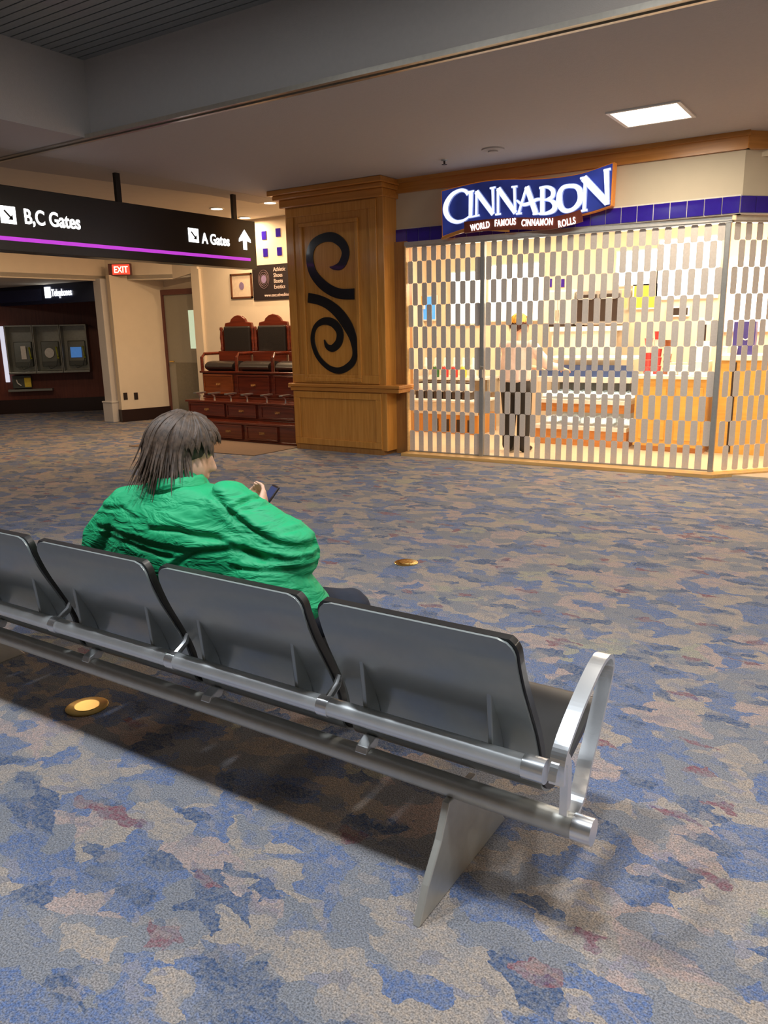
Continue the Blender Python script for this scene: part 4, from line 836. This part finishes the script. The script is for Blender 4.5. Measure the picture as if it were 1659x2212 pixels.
# wall posters and lit panels at the back
def wallpanel(name, x0, x1, z0, z1, mat, label, cat, y=10.94, th=.04, fr=None):
    t = thing(name, label, cat, ((x0+x1)/2, y, z0)); w = (x1-x0)/2
    obj('face', bx(-w, w, -th, 0, 0, z1-z0), mat, t)
    c = new_bm(); h_ = z1-z0; e = .02
    for q in ((-w-e, -w, -e, h_+e), (w, w+e, -e, h_+e), (-w, w, -e, 0), (-w, w, h_, h_+e)): box(c, q[0], q[1], -th-.005, 0, q[2], q[3])
    obj('frame', c, fr or 'white', t); return t
def wp(name, y, p, mat, label, cat, **k):
    (x0, z1), (x1, z0) = p; return wallpanel(name, x0, x1, z0, z1, mat, label, cat, y=y, **k)
wp('poster', 10.94, [(-6.389,1.956),(-6.084,1.611)], 'poster', 'bright blue poster with an orange corner on the left side of the shop', 'poster')
wp('poster', 10.885, [(-6.366,1.968),(-6.276,1.790)], 'posto', 'small orange card at the corner of the blue poster', 'poster')
wp('lit_panel', 10.945, [(-5.808,2.287),(-5.274,1.538)], 'menu_e', 'white lit menu panel left of the grey gate post', 'menu board')
wp('lit_panel', 10.945, [(-5.177,2.351),(-4.335,1.571)], 'menu_e', 'white lit menu panel right of the grey gate post', 'menu board')
wp('lit_panel', 10.945, [(-3.291,2.421),(-2.770,1.997)], 'flare_e', 'added white panel imitating lamp glare over the right counter, left section', 'menu board')  # this panel and the next are added to imitate glare from lamps
wp('lit_panel', 10.945, [(-2.742,2.529),(-2.006,1.803)], 'flare_e', 'added white panel imitating lamp glare over the right counter, right section', 'menu board')
wp('lit_panel', 10.945, [(-1.930,2.248),(-1.166,1.377)], 'menu_e', 'tall white lit panel right of the corner gate post', 'menu board')
for (p, lb) in (([(-4.317,2.127),(-4.217,2.014)], 'left small dark blue tile on the cream back wall'), ([(-4.117,2.117),(-4.032,2.006)], 'right small dark blue tile on the cream back wall')):
    (x0, z1), (x1, z0) = p; simple('accent_tile', bx(x0, x1, 10.93, 10.952, z0, z1), 'tile', lb, 'tile', group='dark blue tiles on the shop wall')
# ovens / screens
(x0, z1), (x1, z0) = [(-3.707,1.919),(-3.090,1.484)]
t = thing('wall_oven', 'dark maroon twin ovens in the back wall of the shop', 'oven', ((x0+x1)/2, 10.5, z0)); w = (x1-x0)/2; h_ = z1-z0
obj('housing', bx(-w, w, 0, .448, 0, h_), 'steelb', t)
for a, b in ((-w+.02, -.02), (.02, w-.02)): o = obj('oven_door', bx(a, b, -.03, 0, .04, h_-.04), 'dark', t, bevel=.01); tube_ = new_bm(); tube(tube_, [(a+.04, -.06, h_-.1), (b-.04, -.06, h_-.1)], .012); obj('handle', tube_, 'steelb', o)
(x0, z1), (x1, z0) = [(-3.945,1.464),(-3.038,1.037)]
t = thing('bake_table', 'tan worktable with pale top under the ovens', 'table', ((x0+x1)/2, 10.5, .02)); w = (x1-x0)/2
obj('table_top', bx(-w, w, -.3, .2, z1-.08, z1-.02), 'white', t); obj('table_front', bx(-w+.02, w-.02, -.27, -.25, .1, z1-.08), 'offwhite', t)
for xx in (-w+.03, w-.07): obj('leg', bx(xx, xx+.04, -.24, -.2, 0, z1-.08), 'steelb', t)
# white refrigerator and upright cabinet on the back wall
(x0, z1), (x1, z0) = [(-4.133,1.947),(-3.724,1.467)]
t = thing('wall_cabinet', 'white wall cabinet with grey lower edge left of the dark ovens', 'cabinet', ((x0+x1)/2, 10.45, z0)); w = (x1-x0)/2; h_ = z1-z0
obj('body', bx(-w, w, 0, .49, .03, h_), 'white', t, bevel=.004); obj('lower_edge', bx(-w, w, -.01, .49, 0, .03), 'dark', t)
for a, b in ((-w+.01, -.006), (.006, w-.01)):
    o = obj('door', bx(a, b, -.02, 0, .045, h_-.02), 'offwhite', t, bevel=.004); obj('handle', bx((b if a < 0 else a)-.012*(1 if a < 0 else -1)-.005, (b if a < 0 else a)-.012*(1 if a < 0 else -1)+.005, -.035, -.02, .08, .22), 'steelb', o)
# display counter
(xa, za), (xb, zb) = [(-3.801,1.078),(-2.540,-0.050)]
t = thing('display_counter', 'glass fronted pastry counter with blue panel and orange wood front', 'counter', (xa, 9.5, .02)); w = 1.17
r_ = [q[1] for q in [(-3.802,1.095),(-3.799,1.003),(-3.796,0.863),(-3.794,0.794),(-3.788,0.583),(-3.787,0.535),(-3.784,0.429),(-3.779,0.262),(-3.778,0.214),(-3.770,-0.105)]]
z = [v-.02 for v in r_]
obj('counter_top', bx(0, w, -.03, .7, z[0]-.03, z[0]), 'white', t, bevel=.005)
obj('blue_panel', bx(0, w, 0, .05, z[2], z[1]), 'blue', t); obj('upper_ledge', bx(0, w, -.05, .6, z[3], z[2]), 'white', t, bevel=.004)
obj('upper_case_back', bx(0, w, .45, .5, z[4], z[3]), 'dark', t); obj('middle_ledge', bx(0, w, -.08, .55, z[5], z[4]), 'white', t); obj('wood_band', bx(0, w, -.05, .5, z[6], z[5]), 'orange', t)
obj('lower_case_back', bx(0, w, .40, .45, z[7], z[6]), 'offwhite', t); obj('lower_ledge', bx(0, w, -.12, .45, z[8], z[7]), 'white', t); obj('wood_front', bx(0, w, -.10, .45, 0, z[8]), 'orange', t)
obj('upper_glass', bx(0, w, -.02, -.012, z[4], z[3]), 'glass', t); obj('lower_glass', bx(0, w, -.06, -.052, z[7], z[6]), 'glass', t)
for zi, nn, dx in ((z[4]+.0, 6, 0), (z[7], 5, .05)):
    for i in range(nn):
        lab = 'pastry tray in the '+('upper' if nn == 6 else 'lower')+' glass case, '+['at the left end', 'second from the left', 'third from the left', 'third from the right' if nn == 6 else 'second from the right', 'second from the right' if nn == 6 else 'at the right end', 'at the right end'][i]
        p_ = thing('pastry_tray', 'white '+lab, 'tray', (xa+.10+dx+i*.195*(1 if nn == 6 else 1.2), 9.68, zi+.02), group=('upper' if nn == 6 else 'lower')+' pastry trays')
        obj('tray', bx(-.085, .085, -.14, .14, 0, .02), 'white', p_, bevel=.004); c = new_bm()
        for a in (-.045, .045):
            for b in (-.08, 0, .08): lathe(c, [(.03, .02), (.038, .035), (.03, .075), (.01, .085)], (a, b, 0), 10)
        o = obj('pastries', c, 'pastry', p_, smooth=True); tag(o, 'white rolls on the tray, brightened by emission in their material')
(xc, _z), (xd, _z2) = [(-2.538,0.891),(-1.733,0.903)]
t = thing('yellow_wood_counter', 'yellow wood service counter right of the pastry case', 'counter', (xc, 9.35, .02)); w = xd-xc
obj('cabinet', bx(0, w-.02, 0, .7, .06, _z-.05), 'yellow', t); obj('toe_kick', bx(.02, w-.02, .03, .68, 0, .06), 'orange', t); obj('counter_top', bx(-.01, w-.01, -.04, .72, _z-.05, _z-.01), 'white', t, bevel=.005)
for i in range(2): obj('door_panel', bx(.06+i*w/2, w/2-.05+i*w/2, -.015, 0, .14, _z-.14), 'yellow', t, bevel=.004)
ct = _z+.01
for i, (px, m_, h1, lb) in enumerate(((.06, 'redc', .42, 'tall stack of red and white cups at the left end of the yellow counter'), (.17, 'redc', .50, 'taller stack of red and brown cups beside the first stack'), (.285, 'mahogl', .40, 'stack of brown cups on the yellow counter'))):
    p_ = thing('cup_stack', lb, 'cups', (xc+px, 9.6, ct), group='cup stacks on the yellow counter')
    for j in range(5):
        zz_ = j*h1/5; obj('cup', lathe(new_bm(), [(.040, zz_), (.050, zz_+h1/5-.012), (.054, zz_+h1/5-.006)], seg=14), m_ if j % 2 == 0 else 'white' if j == 3 else m_, p_, smooth=True)
for px, lb in ((.38, 'white napkin box on the yellow counter, left'), (.50, 'white napkin box on the yellow counter, middle')):
    p_ = thing('napkin_box', lb, 'box', (xc+px, 9.5, ct), group='napkin boxes'); obj('box_body', bx(-.05, .05, -.06, .06, 0, .11), 'white', p_, bevel=.008); obj('napkins', bx(-.035, .035, -.04, .04, .11, .14), 'offwhite', p_)
p_ = thing('cash_register', 'white cash register near the corner gate post', 'register', (xc+.68, 9.55, ct)); obj('register_body', bx(-.09, .09, -.12, .14, 0, .16), 'white', p_, bevel=.01); c = new_bm(); prism(c, [(-.10, .16), (.05, .16), (.08, .36), (-.01, .38)], 'x', -.08, .08); obj('screen_head', c, 'white', p_, bevel=.008); obj('pole', bx(-.01, .01, .05, .07, .3, .62), 'dark', p_)
obj('customer_display', bx(-.07, .07, .03, .09, .56, .64), 'white', p_)
(x0, z1), (x1, z0) = [(-3.043,1.975),(-2.760,1.690)]
wallpanel('price_card', x0, x1, z0, z1, 'yell', 'yellow price card on the back wall', 'card', y=10.945)
(x0, z1), (x1, z0) = [(-2.581,1.673),(-2.342,1.584)]; wallpanel('price_card', x0, x1, z0, z1, 'dark', 'small dark maroon plate on the back wall', 'card', y=10.945)
# right of the corner post
(x0, z1), (x1, z0) = [(-1.560,1.486),(-1.333,1.127)]
t = thing('blue_gift_box', 'dark blue carton standing on the right shelf', 'box', ((x0+x1)/2, 9.6, z0)); w = (x1-x0)/2
obj('carton', bx(-w, w, 0, .15, 0, z1-z0), 'navy', t, bevel=.004); c = new_bm(); ribbon(c, [(-w*.5, (z1-z0)*.6), (w*.1, (z1-z0)*.45), (w*.5, (z1-z0)*.52)], [.012]*3, 'y', -.004, 0); obj('mark', c, 'white', t)
t = thing('right_shelf_counter', 'yellow wood counter with white top right of the corner post', 'counter', (x0-.13, 9.5, .02))
obj('cabinet', bx(0, 1.4, 0, .6, 0, z0-.08), 'yellow', t); obj('counter_top', bx(-.01, 1.42, -.04, .62, z0-.08, z0-.022), 'white', t, bevel=.005); obj('dark_gap', bx(.17, .21, -.01, 0, .02, z0-.1), 'dark', t)
for i, px in enumerate((-.18, -.08, .32)):
    p_ = thing('white_cup', ['left white cup beside the blue carton', 'white cup touching the left side of the blue carton', 'white cup right of the blue carton'][i], 'cup', ((x0+x1)/2+px, 9.55, z0), group='white cups on the right counter'); obj('cup', lathe(new_bm(), [(.025, 0), (.035, .08), (.037, .085)], seg=14), 'white', p_, smooth=True); obj('lid', lathe(new_bm(), [(.038, .083), (.03, .095)], seg=14), 'white', p_)
# blue-white strip glints above the gate are the ceiling spots in the shop
for i, (x, y) in enumerate(((-4.2, 9.3), (-3.3, 9.1), (-2.3, 9.0), (-1.7, 9.1))):
    t = thing('shop_spotlight', ['leftmost', 'second from the left', 'second from the right', 'rightmost'][i]+' bright spot light in the shop ceiling', 'ceiling light', (x, y, 2.93), group='shop spot lights')
    obj('trim_ring', lathe(new_bm(), [(.09, 0), (.09, -.012), (.07, -.012), (.07, -.003)], seg=20), 'white', t); obj('lens', lathe(new_bm(), [(.068, -.006), (.04, -.012)], seg=20), 'lampd_e', t)

# roots of the two people stand at their base
for root, base in ((PS, Vector((-1.95, 1.9, 0))), (WK, Vector((wx, wy, 0)))):
    root.location = base
    for ch in root.children: ch.location = ch.location-base
